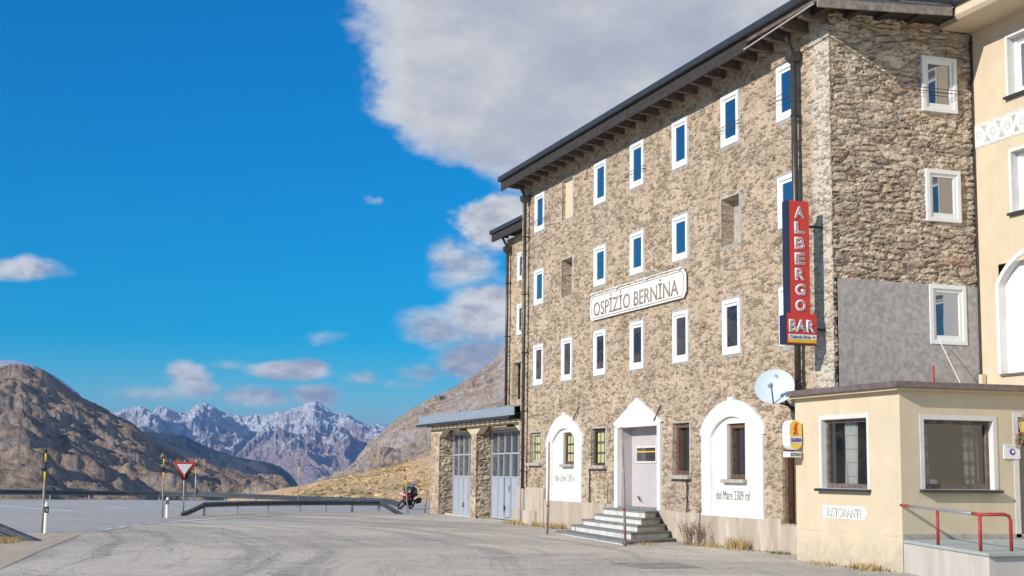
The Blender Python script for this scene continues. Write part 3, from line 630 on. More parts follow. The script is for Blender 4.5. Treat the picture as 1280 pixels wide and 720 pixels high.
# rough lintel stones over the lower side windows are in the masonry; niches:
def arch(c, hw, spring, top, y, n=16, p=.55):
    """points of a flat elliptical arch from its far foot to its near foot"""
    return [(c+hw*math.cos(math.pi*k/n), spring+(top-spring)*(p*(1-math.cos(math.pi*k/n)**2)+(1-p)*math.sin(math.pi*k/n))) for k in range(n+1)]
def niche(a0, a1, zb, zs, zt, i0, i1, it, depth=.26):
    c = (a0+a1)/2; ci = (i0+i1)/2; n = 16
    out = [(a0-.02, zb), (a0-.02, zs-.12), (a0+.06, zs-.12)]+arch(c, (a0-a1)/2+.06, zs, zt, 0, n)+[(a1-.06, zs-.12), (a1+.02, zs-.12), (a1+.02, zb)]
    isp = it-.50
    inn = [(i0, zb), (i0, isp-.05), (i0, isp-.02)]+arch(ci, (i0-i1)/2, isp, it-.0, 0, n)+[(i1, isp-.02), (i1, isp-.05), (i1, zb)]
    b = MB(); F = -.05
    for k in range(len(out)-1):
        p, q, r_, s = out[k], out[k+1], inn[k+1], inn[k]
        b.poly([(F, *p), (F, *q), (F, *r_), (F, *s)]); b.poly([(F, *p), (F, *q), (.05, *q), (.05, *p)]); b.poly([(F, *s), (F, *r_), (depth, *r_), (depth, *s)])
    # key block above the arch
    b.box(F-.012, .03, c-.14, c+.14, zt-.10, zt+.07)
    b.build('arched_surround', M['white'], hotel)
    return inn
niche(*NICHES[0], depth=.035); niche(*NICHES[1], depth=.035)
wn = {0: (44.72, 43.72, 2.10, 3.14), 1: (33.0, 32.02, 1.70, 3.10)}
for k, N_ in enumerate(NICHES):
    a0, a1, zb, zs, zt, i0, i1, it = N_; y0, y1, z0, z1 = wn[k]
    gridwall('niche_back', M['white'], hotel, (.035, WY, 0), 'W', (U(i0)-.02, U(i1)+.02), (zb, it), .5, [(U(y0), U(y1), z0, z1, .18)])
    MB().box(-.05, .12, i1, i0, zb-.02, zb+.02).box(-.052, -.02, a1-.02, a0+.02, zb-.04, zb-.0).build('niche_sill', M['white'], hotel)
def oldwindow(parent, x, y0, y1, z0, z1, curtain, d=.12, fw=.09, grid=True, glass='glassdim', wood='framewood'):
    o = (x, WY, 0); f = MB().ring(o, UW, VW, NW, (U(y0), U(y1)), (z0, z1), (fw,)*4, (-d-.06, -.03)).build('window', M[wood], parent, bevel=.006)
    MB().ubox(o, UW, VW, NW, (U(y0)+fw, U(y1)-fw), (z0+fw, z1-fw), (-d-.02, -d-.01)).build('pane', M[glass], f)
    if curtain: MB().ubox(o, UW, VW, NW, (U(y0)+fw, U(y1)-fw), (z0+fw, z1-fw), (-d-.008, -d+.0)).build('curtain', M['striped'], f)
    if grid:
        b = MB(); h = (z1-z0-2*fw); u0, u1 = U(y0)+fw, U(y1)-fw
        for t in (1/3, 2/3): b.ubox(o, UW, VW, NW, (u0, u1), (z0+fw+h*t-.012, z0+fw+h*t+.012), (-.06, -.03))
        for t in (1/3, 2/3): b.ubox(o, UW, VW, NW, (u0+(u1-u0)*t-.01, u0+(u1-u0)*t+.01), (z0+fw, z1-fw), (-.075, -.061))
        b.build('window_bars', M['pipe'], f)
    return f
def sill(parent, x, y0, y1, z, mat='cement'):
    return MB().box(x-.14, x+.12, y1-.12, y0+.14, z-.09, z).build('sill', M[mat], parent, bevel=.012)
oldwindow(hotel, .06, 47.86, 46.78, 2.16, 3.2, True, wood='cement'); sill(hotel, 0, 47.86, 46.78, 2.14)
oldwindow(hotel, .06, 42.10, 40.98, 2.05, 3.2, True, wood='darkwood'); sill(hotel, 0, 42.1, 40.98, 2.04)
oldwindow(hotel, .06, 36.10, 35.10, 1.78, 3.2, False, grid=False, d=.16, fw=.13); sill(hotel, 0, 36.1, 35.1, 1.77)
oldwindow(hotel, .075, 44.70, 43.74, 2.10, 3.14, True, d=.10); sill(hotel, .035, 44.6, 43.84, 2.10)
oldwindow(hotel, .095, 32.98, 32.04, 1.70, 3.10, False, grid=False, d=.14, fw=.12); sill(hotel, .035, 32.98, 32.04, 1.70)
for y0, y1, z0, z1 in small: cement_edge(hotel, D, 'W', (U(y0), U(y1)), (z0, z1), .06)
# porch: pointed white surround and recess
b = MB(); F = -.06; py0, py1, pz = 40.15, 36.85, 3.17
o_ = [(py0, .80), (py0, 3.25), (py0+.12, 3.28), (38.5, 4.02), (py1-.12, 3.28), (py1, 3.25), (py1, .80)]
i_ = [(39.90, .80), (39.90, 3.10), (39.90, 3.17), (38.5, 3.17), (37.07, 3.17), (37.07, 3.10), (37.07, .80)]
for k in range(6):
    p, q, r_, s = o_[k], o_[k+1], i_[k+1], i_[k]
    b.poly([(F, *p), (F, *q), (F, *r_), (F, *s)]); b.poly([(F, *p), (F, *q), (.05, *q), (.05, *p)]); b.poly([(F, *s), (F, *r_), (.08, *r_), (.08, *s)])
b.build('porch_surround', M['white'], hotel)
b = MB(); PD = .42
b.poly([(.08, 39.90, .8), (PD, 39.90, .8), (PD, 39.90, 3.17), (.08, 39.90, 3.17)]); b.poly([(.08, 37.07, .8), (PD, 37.07, .8), (PD, 37.07, 3.17), (.08, 37.07, 3.17)])
b.poly([(PD, 39.90, .8), (PD, 37.07, .8), (PD, 37.07, 3.17), (PD, 39.90, 3.17)]); b.poly([(.0, 39.90, 3.17), (PD, 39.90, 3.17), (PD, 37.07, 3.17), (.0, 37.07, 3.17)])
b.build('porch_recess', M['lilac'], hotel)
MB().box(-.05, PD, 37.07, 39.90, .78, .85).build('threshold', M['slab'], hotel)
pw = MB().ring((PD, WY, 0), UW, VW, NW, (U(39.55), U(38.1)), (2.13, 2.62), (.05,)*4, (0, .03)).build('transom_window', M['greywhite'], hotel)
MB().ubox((PD, WY, 0), UW, VW, NW, (U(39.5), U(38.15)), (2.18, 2.57), (0, .015)).build('pane', M['glassdim'], pw)
MB().ubox((PD, WY, 0), UW, VW, NW, (U(39.5), U(38.15)), (2.44, 2.475), (.016, .02)).build('yellow_strip', M['yellow'], pw)
MB().tube([(PD-.03, 39.4, 1.15), (PD-.1, 39.2, 1.12), (PD-.1, 39.05, 1.0)], .018, 6).tube([(PD-.02, 37.5, .98), (PD-.1, 37.45, 1.0), (PD-.1, 37.3, .9)], .018, 6).build('boot_scraper', M['black'], hotel)
# side door by the pavilion
dr = MB().ring((.10, WY, 0), UW, VW, NW, (U(30.15), U(28.95)), (.68, 3.0), (.14, .1, .02, .14), (-.12, .02)).build('side_door', M['framewood'], hotel)
b = MB(); b.ubox((.2, WY, 0), UW, VW, NW, (U(30.01), U(29.05)), (.7, 2.86), (-.1, -.05))
for z0, z1 in ((.8, 1.2), (1.3, 1.95), (2.05, 2.75)): b.ring((.2, WY, 0), UW, VW, NW, (U(29.9), U(29.15)), (z0, z1), (.07,)*4, (-.05, -.025))
b.build('door_leaf', M['framewood'], dr)
MB().ubox((.2, WY, 0), UW, VW, NW, (U(29.8), U(29.25)), (2.1, 2.7), (-.05, -.045)).build('pane', M['glassdim'], dr)
# roof: low hip, boxed rafters, fascia, gutter
EX, EN, EF, ZF0, ZF1 = -.75, 26.95, 49.1, 12.06, 12.38
ez = 12.52
b = MB(); e = [(EX-.05, EN-.05, ez), (13.8, EN-.05, ez), (13.8, EF+.1, ez), (EX-.05, EF+.1, ez)]; r0 = (6.5, EN+7.2, ez+1.9); r1 = (6.5, EF-7.2, ez+1.9)
b.poly([e[0], e[1], r0]); b.poly([e[1], e[2], r1, r0]); b.poly([e[2], e[3], r1]); b.poly([e[3], e[0], r0, r1]); b.poly([e[3], e[2], e[1], e[0]])
roof = b.build('roof', M['roof'], hotel)
MB().box(EX, 13.7, EN, EF+.05, 12.40, 12.50).build('eaves_boarding', M['darkwood'], hotel)
MB().box(EX-.045, EX, 30.2, EF+.05, ZF0, 12.395).build('fascia_board', M['darkwood'], hotel, bevel=.006)
MB().box(EX-.03, EX+.02, EN-.02, 30.2, 12.27, 12.395).build('fascia_board', M['brownwood'], hotel)
MB().prism([(EX-.03, EN, 12.13), (2.75, EN, 12.33), (2.75, EN, 12.60), (EX-.03, EN, 12.395)], (0, -.05, 0)).build('fascia_board', M['greyboard'], hotel, bevel=.006)
MB().box(EX-.16, EX-.02, EN-.1, EF+.12, 12.397, 12.58).build('gutter', M['gutter'], hotel, bevel=.03)
MB().prism([(EX-.16, EN-.02, 12.397), (2.8, EN-.02, 12.605), (2.8, EN-.02, 12.70), (EX-.16, EN-.02, 12.50)], (0, -.09, 0)).build('gutter', M['gutter'], hotel, bevel=.03)
MB().tube([(EX-.06, 30.3, 12.10), (EX-.08, 27.0, 12.22)], .02, 6).build('white_rod', M['lilac'], hotel)
y = EF-.3
while y > EN+.2:
    b = MB(); b.prism([(.04, y, 12.12), (EX+.30, y, 12.15), (EX+.10, y, 12.19), (EX+.02, y, 12.27), (EX+.02, y, 12.398), (.04, y, 12.398)], (0, .16, 0))
    b.build('rafter', M['brownwood'], hotel); y -= .84
for x in (-.42, .42, 1.22, 2.05, 2.85):
    zr = 12.24+.055*x
    b = MB(); b.prism([(x, SY+.04, zr), (x, EN+.22, zr), (x, EN+.10, zr+.05), (x, EN+.02, 12.398), (x, SY+.04, 12.398)], (.15, 0, 0)); b.build('rafter', M['darkwood'], hotel)
def downpipe(parent, x, y, z0, z1, hop=True, r=.06):
    p = MB().tube([(x, y, z1), (x, y, z0)], r, 10).build('downpipe', M['pipe'], parent, smooth=True)
    for z in np.arange(z0+.6, z1, 2.1): MB().box(x-.075, x+.16, y-.075, y+.075, z, z+.03).build('pipe_bracket', M['pipe'], p)
    if hop:
        MB().prism([(x-.16, y-.14, z1+.14), (x+.14, y-.14, z1+.14), (x+.14, y-.14, z1-.02), (x+.05, y-.14, z1-.12), (x-.05, y-.14, z1-.12), (x-.16, y-.14, z1-.02)], (0, .28, 0)).build('hopper', M['pipe'], p, bevel=.02)
        MB().tube([(x, y, z1+.1), (x-.25, y-.1, z1+.45)], .05, 8).build('gutter_outlet', M['pipe'], p)
downpipe(hotel, -.17, 48.2, 1.25, 11.62); downpipe(hotel, -.17, 29.05, 3.3, 11.62, r=.075)
MB().tube([(-.24, 48.2, 1.3), (-.24, 48.2, .05)], .035, 8).build('lower_downpipe', M['post'], hotel)
# drain stains under two sills: thin rusty conduits running down
for y, z in ((42.2, 2.0), (35.2, 1.7)):
    b = MB(); pts = [(-.03, y+.03*math.sin(k*2.1), z-(z-.25)*k/12) for k in range(13)]; b.tube(pts, .022, 6); b.build('conduit', M['darkwood'], hotel)
# thin struts stuck in the wall
for (y, z, dy) in ((36.9, 3.75, .3), (43.2, 3.95, .3)): MB().tube([(.0, y, z), (-.1, y+dy, z-.45)], .018, 5).build('iron_pin', M['black'], hotel)
# painted lettering in the niches
text('painted_text', 'Höhe ü.Meer 2309 m', (.035, WY, 0), 'W', (U(45.50), U(43.68)), (1.53, 1.77), M['textpale'], hotel)
text('painted_text', 'del Mare 2309 ml', (.035, WY, 0), 'W', (U(33.60), U(31.80)), (1.18, 1.42), M['textdark'], hotel)

# hotel name board
nb = empty('name_board', (-.06, 38.65, 6.97), 'long white board lettered OSPIZIO BERNINA on the stone facade', 'sign')
def plate(y0, y1, z0, z1, c): return [(y0-c, z0), (y0, z0+c), (y0, z1-c), (y0-c, z1), (y1+c, z1), (y1, z1-c), (y1, z0+c), (y1+c, z0)]
MB().prism([(-.035, a, c) for a, c in plate(42.13, 35.14, 6.60, 7.40, .16)], (-.035, 0, 0)).build('board', M['white'], nb, bevel=.01)
b = MB(); P = plate(42.0, 35.27, 6.66, 7.35, .14)
for k in range(8): p, q = P[k], P[(k+1) % 8]; b.tube([(-.072, *p), (-.072, *q)], .012, 4)
b.build('border_line', M['textgrey'], nb)
text('lettering', 'OSPİZİO BERNİNA', (-.07, WY, 0), 'W', (U(41.8), U(35.6)), (6.72, 7.31), M['textgrey'], nb, bold=.008)
b = MB()
for y in (41.9, 39.9, 37.7, 35.5): b.box(-.13, -.0, y-.10, y+.10, 7.405, 7.43)
b.box(-.125, -.08, 35.2, 42.0, 7.432, 7.455); b.build('top_rail', M['pvc'], nb)

# vertical red sign
vs = empty('projecting_sign', (0, 28.15, 5), 'tall red vertical sign reading ALBERGO BAR projecting from the stone corner', 'sign')
sy0, sy1 = 28.02, 28.26
MB().box(-.98, -.43, sy0+.004, sy1, 5.36, 7.95).box(-1.08, -.27, sy0+.004, sy1, 4.70, 5.357).build('sign_case', M['signblue'], vs, bevel=.01)
MB().box(-.93, -.43, sy0-.006, sy0+.0, 5.40, 7.95).box(-1.03, -.27, sy0-.006, sy0, 4.72, 5.397).build('sign_face', M['signred'], vs)
for k, ch in enumerate('ALBERGO'):
    zc = 7.69-k*.352
    text('letter', ch, (0, sy0-.006, 0), 'S', (-.815, -.545), (zc-.135, zc+.135), M['letter'], vs, d=.012, bold=.045)
    text('letter_core', ch, (0, sy0-.006, 0), 'S', (-.785, -.575), (zc-.105, zc+.105), M['pink'], vs, d=.020, bold=-.03)
text('letter', 'BAR', (0, sy0-.006, 0), 'S', (-.985, -.315), (4.98, 5.26), M['letter'], vs, d=.012, bold=.045)
text('letter_core', 'BAR', (0, sy0-.006, 0), 'S', (-.96, -.345), (5.01, 5.23), M['pink'], vs, d=.020, bold=-.03)
MB().box(-.99, -.29, sy0-.014, sy0-.007, 4.82, 4.93).build('white_strip', M['letter'], vs)
MB().box(-.99, -.29, sy0-.014, sy0-.007, 4.745, 4.818).build('yellow_strip', M['yellow'], vs)
text('strip_text', 'Calanda Bräu', (0, sy0-.015, 0), 'S', (-.96, -.44), (4.84, 4.91), M['bluepaint'], vs, d=.003)
MB().tube([(-.36, sy0-.014, 4.875), (-.36, sy0-.022, 4.875)], .025, 8).build('red_dot', M['signred'], vs)
MB().box(-.43, .02, 28.12, 28.17, 7.38, 7.43).build('wall_bracket', M['black'], vs)
MB().box(-.27, .02, 28.12, 28.17, 5.05, 5.10).build('wall_bracket', M['black'], vs)

# satellite dish
ds = empty('satellite_dish', (-.1, 29.0, 3.3), 'pale oval satellite dish on a bracket beside the flat roof', 'satellite dish')
ctr = Vector((-.72, 29.12, 3.79)); nrm = Vector((-.62, -.72, .32)).normalized(); uu = nrm.cross(Vector((0, 0, 1))).normalized(); vv = uu.cross(nrm)
b = MB(); NR, NA = 6, 28; off = []
for sgn in (0, 1):
    base = len(b.v)
    for i in range(NR+1):
        r = .46*i/NR
        for k in range(NA):
            a = 2*math.pi*k/NA; b.v.append(tuple(ctr+uu*r*math.cos(a)+vv*r*.92*math.sin(a)+nrm*(.10*(i/NR)**2-.02*sgn)))
    for i in range(NR):
        for k in range(NA): q = (base+i*NA+k, base+i*NA+(k+1) % NA, base+(i+1)*NA+(k+1) % NA, base+(i+1)*NA+k); b.f.append(q); b.mi.append(0)
b.build('reflector', M['dish'], ds, smooth=True)
MB().tube([ctr+nrm*.1-vv*.42, ctr+nrm*.42-vv*.12], .015, 6).tube([ctr-vv*.3, (-.02, 29.0, 3.25)], .025, 6).tube([ctr-nrm*.04, (-.35, 29.0, 3.30), (.02, 29.0, 3.05)], .035, 8).build('mount', M['black'], ds)
MB().tube([ctr+nrm*.40-vv*.12, ctr+nrm*.48-vv*.08], .04, 8).box(ctr.x-.35, ctr.x-.27, ctr.y-.36, ctr.y-.28, ctr.z-.02, ctr.z+.06).build('receiver', M['post'], ds)
text('maker_mark', '.e', ctr+nrm*.085, 'S', (-.04, .04), (.23, .30), M['bluepaint'], ds, d=.012, uv=(-uu if uu.x < 0 else uu, vv, nrm))

# ------------------------------------------------------------------ rear wing
wing = empty('rear_wing', (1, 51, 0), 'narrow stone wing with its own lower eaves behind the hotel corner', 'building')
WX = 1.0; wy1 = 53.75; WD = (WX, wy1, 0)
def UU(y): return wy1-y
wins = [(52.35, 51.5, 9.2, 10.30), (52.35, 51.5, 7.08, 8.28)]
gridwall('wall', M['wing'], wing, WD, 'W', (0, wy1-49.1), (4.1, 11.05), .07, [(UU(a), UU(b_), c_, d_, .12) for a, b_, c_, d_ in wins]+[(UU(52.9), UU(51.7), 4.6, 6.05, .25)])
MB().box(1.1, 11, wy1-.1, wy1, 0, 11.0).box(10.8, 11, 49.1, wy1-.1, 0, 11.0).box(1.35, 1.4, 49.1, wy1-.1, .02, 11).build('rear_wall', M['cement'], wing)
for a, b_, c_, d_ in wins: pvc(wing, WD, 'W', (UU(a), UU(b_)), (c_, d_), wd=(.09, .08), glass='glassdim')
MB().box(.62, 11.2, 49.15, wy1+.45, 11.30, 11.42).build('eaves_boarding', M['darkwood'], wing)
MB().prism([(.5, wy1+.5, 11.42), (.5, 49.2, 11.42), (6, 49.2, 13.0), (6, wy1-2, 13.0)], (0, 0, .05)).build('roof', M['roof'], wing)
MB().box(.50, .58, 49.15, wy1+.45, 11.0, 11.34).build('fascia_board', M['darkwood'], wing)
MB().box(.42, .53, 49.15, wy1+.5, 11.3, 11.45).build('gutter', M['gutter'], wing)
for y in np.arange(49.5, wy1+.3, .8): MB().box(.58, 1.0, y, y+.14, 11.1, 11.298).build('rafter', M['darkwood'], wing)
downpipe(wing, WX-.14, 53.2, 4.4, 10.55)

# ------------------------------------------------------------------ garage
gar = empty('garage_wing', (.5, 55, 0), 'low two-bay stone garage with pale blue doors and a blue-grey roof edge', 'garage')
GX = 0.0
def pier(y0, y1, x1, ztop=3.6):
    c = [(0, y0), (x1, y0)]
    f = gridwall('pier', M['pier'], gar, (GX, y0, 0), 'S', (0, x1), (-.05, ztop), .05)       # side facing the camera
    g = gridwall('pier_face', M['wing'], gar, (GX, y1, 0), 'W', (0, y1-y0), (-.05, ztop), .05)
    MB().box(GX+.06, x1-.02, y0+.06, y1-.06, 0, ztop).build('pier_core', M['cement'], gar)
pier(59.55, 60.9, .62); pier(54.25, 55.0, .60)
MB().box(.61, .76, 54.25, 55.0, 0, 3.5).box(.61, .76, 49.05, 49.35, 0, 3.5).build('door_jamb', M['cement'], gar)
# cream concrete beam with haunches
for (ya, yb) in ((49.06, 54.25), (55.0, 59.55)):
    P = [(0, ya, 3.30), (0, ya+.0, 3.74), (0, yb, 3.74), (0, yb, 3.30), (0, yb-.75, 3.60), (0, ya+.75, 3.60)]
    MB().prism(P, (.28, 0, 0)).build('beam', M['creambeam'], gar)
MB().box(0, .28, 54.25, 55.0, 3.30, 3.74).build('beam', M['creambeam'], gar)
MB().box(0, .28, 59.55, 60.9, 3.45, 3.74).build('beam', M['creambeam'], gar)
MB().box(.28, 1.15, 49.06, 60.9, 3.66, 3.72).build('porch_ceiling', M['creamlight'], gar)
MB().box(.55, .66, 49.35, 54.25, 3.44, 3.54).box(.55, .66, 55.0, 59.55, 3.44, 3.54).build('door_head', M['creambeam'], gar)
def gdoor(y0, y1, wicket):
    d = empty('garage_door', (1.05, (y0+y1)/2, 0), None, None); d.parent = gar; d.location = Vector((1.05, (y0+y1)/2, 0))-wloc(gar)
    n = 6; wd = (y0-y1)/n; bpn = MB(); gl = MB(); bar = MB()
    for k in range(n):
        a = y0-k*wd; c = a-wd
        bpn.box(1.03, 1.07, c+.01, a-.01, .05, 1.62)
        bar.box(1.0, 1.07, a-.04, a-.0, .05, 3.42)
        gl.box(1.04, 1.05, c+.02, a-.04, 1.62, 3.36)
    bar.box(1.0, 1.07, y1, y1+.04, .05, 3.42)
    for z in (1.60, 2.50, 3.36): bar.box(1.005, 1.065, y1, y0, z, z+.06)
    bar.box(1.005, 1.065, y1, y0, .03, .09)
    bpn.build('door_panels', M['bluedoor'], d); bar.build('door_frame', M['bluedoor'], d); gl.build('pane', M['doorglass'], d)
    if wicket is not None:
        a = y0-wicket*wd; MB().ring((.995, WY, 0), UW, VW, NW, (U(a), U(a-wd)), (.12, 2.55), (.05,)*4, (-.01, .03)).build('wicket_door', M['bluedoor'], d)
        MB().box(.94, .97, a-wd+.04, a-wd+.07, 1.1, 1.3).build('handle', M['black'], d)
    MB().box(.95, 1.0, y0-2.2*wd, y0-2.2*wd+.03, .35, .55).build('handle', M['black'], d)
    d.location.x -= .38; return d
gdoor(59.5, 55.05, None); gdoor(54.2, 49.4, 2)
MB().box(.3, .62, 55.0, 59.55, 0, .05).build('door_kerb', M['concrete'], gar)
MB().box(1.3, 6, 60.6, 60.88, 0, 3.7).box(5.8, 6, 49.1, 60.6, 0, 3.7).box(1.2, 5.8, 60.3, 60.58, .0, 3.6).build('rear_wall', M['cement'], gar)
MB().prism([(-.36, 61.6, 4.16), (-.36, 49.06, 4.16), (6.2, 49.06, 4.75), (6.2, 61.6, 4.75)], (0, 0, .03)).build('roof', M['bluemetal'], gar)
MB().prism([(-.34, 61.55, 3.90), (-.34, 49.06, 3.90), (6.1, 49.06, 4.55), (6.1, 61.55, 4.55)], (0, 0, .05)).build('roof_boarding', M['darkwood'], gar)
MB().box(-.38, -.34, 48.62, 61.62, 3.86, 4.16).build('roof_edge', M['bluemetal'], gar)
b = MB()
for y in np.arange(49.1, 61.5, .52): b.prism([(-.37, y, 4.16), (-.37, y+.10, 4.21), (-.37, y+.22, 4.21), (-.37, y+.32, 4.16)], (6.3, 0, .57))
b.build('corrugation', M['bluemetal'], gar)
for y in np.arange(49.3, 61.4, .62): MB().prism([(.0, y, 3.74), (-.34, y, 3.78), (-.40, y, 3.84), (-.335, y, 3.90), (.0, y, 3.93)], (0, .12, 0)).build('rafter', M['darkwood'], gar)
MB().box(-.48, -.39, 49.0, 61.7, 3.74, 3.84).build('gutter', M['gutter'], gar, bevel=.02)

# ------------------------------------------------------------------ restaurant pavilion
pav = empty('restaurant_pavilion', (0, 24, 0), 'low cream flat-roofed restaurant annexe with two curtained windows', 'building')
PX, PY, PT = -1.0, 23.8, 3.46
gridwall('wall', M['cream'], pav, (PX, 27.76, 0), 'W', (0, 27.76-PY), (-.02, PT), .5, [(27.76-26.68, 27.76-24.95, 1.55, 2.98, .22)])
gridwall('wall', M['cream'], pav, (0, PY, 0), 'S', (PX, 3.84), (-.02, PT), .5, [(-.47, 1.13, 1.57, 2.92, .26), (1.72, 2.9, .65, 3.05, .25)])
MB().box(PX+.02, 0, 27.70, 27.76, 0, PT).build('wall', M['cream'], pav)
MB().box(PX-.16, 3.84, PY-.16, 27.72, PT+.002, PT+.05).build('roof_soffit', M['creambeam'], pav)
MB().box(PX-.24, 3.83, PY-.24, 27.75, PT+.052, PT+.17).build('roof', M['copper'], pav, bevel=.012)
MB().box(PX+.3, 3.7, PY+.5, 27.6, .5, .55).box(2.9, 3.7, PY+.4, 27.6, .5, 3.4).build('room_floor', M['darkwood'], pav)
MB().box(PX+.3, 3.0, 27.3, 27.5, .5, 3.4).build('room_wall', M['creambeam'], pav)
def surround(parent, o, kind, U_, V_, wd, name='window_surround', mat='greywhite'):
    u, v, n = frame_of(kind); return MB().ring(o, u, v, n, (U_[0]-wd, U_[1]+wd), (V_[0]-.0, V_[1]+wd), (wd, wd, .001, wd), (-.01, .012)).build(name, M[mat], parent)
def reveal(parent, o, kind, U_, V_, d, mat='greywhite'):
    u, v, n = frame_of(kind); e = .006; return MB().ring(o, u, v, n, U_, V_, (e,)*4, (-d, .004)).build('reveal', M[mat], parent)
def curtain(parent, o, kind, U_, V_, d, mat, waves=5, amp=.03, taper=0):
    u, v, n = [Vector(a) for a in frame_of(kind)]; o = Vector(o); b = MB(); K = waves*8; vs_ = [V_[0]+(V_[1]-V_[0])*j/6 for j in range(7)]
    for j in range(7):
        for k in range(K+1):
            t = k/K; a = U_[0]+(U_[1]-U_[0])*t; b.v.append(tuple(o+u*a+v*vs_[j]-n*(d+amp*math.sin(t*waves*2*math.pi+j*.2))))
    for j in range(6):
        for k in range(K): q = j*(K+1)+k; b.f.append((q, q+1, q+K+2, q+K+1)); b.mi.append(0)
    return b.build('curtain', M[mat], parent, smooth=True)
def bigwindow(o, kind, U_, V_, d, cur, mull=()):
    u, v, n = frame_of(kind)
    surround(pav, o, kind, U_, V_, .09); reveal(pav, o, kind, U_, V_, d)
    f = MB().ring(o, u, v, n, (U_[0]+.006, U_[1]-.006), (V_[0]+.006, V_[1]-.006), (.07, .07, .10, .07), (-d-.05, -d+.05)).build('window', M['brownwood'], pav, bevel=.006)
    for m_ in mull: MB().ubox(o, u, v, n, (m_-.025, m_+.025), (V_[0]+.1, V_[1]-.07), (-d-.03, -d+.03)).build('mullion', M['brownwood'], f)
    MB().ubox(o, u, v, n, (U_[0]+.07, U_[1]-.07), (V_[0]+.1, V_[1]-.07), (-d-.012, -d-.002)).build('pane', M['glassclear'], f)
    for (a, c, mt, wv) in cur: curtain(f, o, kind, (a, c), (V_[0]+.1, V_[1]-.07), d+.09, mt, wv)
    MB().ubox(o, u, v, n, (U_[0]-.12, U_[1]+(.12)), (V_[0]-.06, V_[0]-.002), (-.02, .13)).build('sill', M['gutter'], pav, bevel=.01)
    return f
oW = (PX, 27.76, 0)
bigwindow(oW, 'W', (1.08, 2.81), (1.55, 2.98), .16, [(1.58, 2.05, 'plaid', 4), (2.42, 2.78, 'plaid', 3)])
bigwindow((0, PY, 0), 'S', (-.47, 1.13), (1.57, 2.92), .18, [(-.42, -.18, 'plaidred', 2), (.62, 1.0, 'plaidred', 3)])
b = MB().box(-.22, -.05, PY+.2, PY+.21, 1.68, 1.76).build('card', M['letter'], pav)
# painted arrow label and text
MB().prism([(PX-.003, 26.66, .94), (PX-.003, 26.66, 1.20), (PX-.003, 25.10, 1.20), (PX-.003, 24.98, 1.07), (PX-.003, 25.10, .94)], (-.004, 0, 0)).build('painted_arrow', M['white'], pav)
text('painted_text', 'RISTORANTE', (PX-.007, 27.76, 0), 'W', (1.28, 2.60), (.97, 1.16), M['textpale'], pav, d=.003, bold=.01)
# doorway with colourful menu sign
df = MB().ring((0, PY, 0), 'x' and (1, 0, 0), (0, 0, 1), (0, -1, 0), (1.60, 3.0), (.65, 3.1), (.12, .12, .01, .09), (-.1, .012)).build('door_frame', M['greywhite'], pav)
MB().box(1.72, 2.9, PY+.10, PY+.14, .66, 3.0).build('door_leaf', M['glassdim'], df)
MB().box(1.73, 2.6, PY+.06, PY+.08, 2.45, 2.78).build('menu_panel', M['black'], pav)
MB().box(1.76, 2.1, PY+.05, PY+.06, 2.66, 2.72).box(1.78, 2.2, PY+.05, PY+.06, 2.5, 2.55).build('menu_red_stripe', M['signred'], pav)
MB().box(1.78, 2.2, PY+.05, PY+.06, 2.58, 2.62).build('menu_green_stripe', plain('green_sign', (.05, .4, .12), .5, .05, 3, bd=0), pav)
MB().box(PX, 3.84, PY-.012, PY, .62, .72).build('base_strip', M['cement'], pav)
# antennas on the roof
MB().tube([(1.2, 25.8, 3.6), (1.2, 25.8, 4.15)], .03, 6).build('roof_vent_pole', M['redpaint'], pav)
MB().tube([(2.9, 27.0, 3.6), (2.65, 27.6, 4.9)], .01, 5).build('cable', M['letter'], pav)

# beer sign and its small plate, fixed to the pavilion wall
bs = empty('oval_bar_sign', (PX, 27.5, 2.6), 'white illuminated case with yellow oval face above a small RISTORANTE plate', 'sign')
def oval(cx, cz, hw, hh, n=28, y=0):
    r = hw; return [(cx+r*math.cos(a), y, cz+(hh-r)*(1 if math.sin(a) > 0 else -1)+r*math.sin(a)) for a in [2*math.pi*(k+.5)/n for k in range(n)]]
BX, BZ, BY = -1.19, 2.68, 27.42
MB().prism(oval(BX, BZ, .155, .32, y=BY), (0, .30, 0)).build('sign_case', M['pvc'], bs)
MB().box(PX-.12, PX, BY+.1, BY+.2, 2.6, 2.75).build('bracket', M['post'], bs)
MB().prism(oval(BX, BZ, .140, .305, y=BY-.006), (0, .004, 0)).build('yellow_face', M['yellowsoft'], bs)
MB().box(BX-.138, BX+.138, BY-.012, BY-.007, 2.50, 2.64).build('white_band', M['letter'], bs)
text('brand_text', 'CALANDA', (0, BY-.013, 0), 'S', (BX-.135, BX+.135), (2.525, 2.615), M['bluepaint'], bs, d=.003, bold=.03)
P = [(-.03, .0), (-.055, .06), (-.02, .10), (-.045, .17), (-.02, .22), (.0, .27), (.03, .30), (.035, .26), (.07, .27), (.03, .22), (.05, .15), (.03, .10), (.065, .03), (.045, .01), (.01, .08), (-.005, .03)]
MB().prism([(BX-.01+a*1.0, BY-.012, 2.655+c) for a, c in P], (0, .004, 0)).build('red_figure', M['signred'], bs)
MB().box(-1.34, -1.06, BY-.01, BY+.28, 2.20, 2.32).build('name_plate', M['pvc'], bs)
text('plate_text', 'RISTORANTE', (0, BY-.011, 0), 'S', (-1.325, -1.075), (2.225, 2.295), M['textdark'], bs, d=.003, bold=.01)

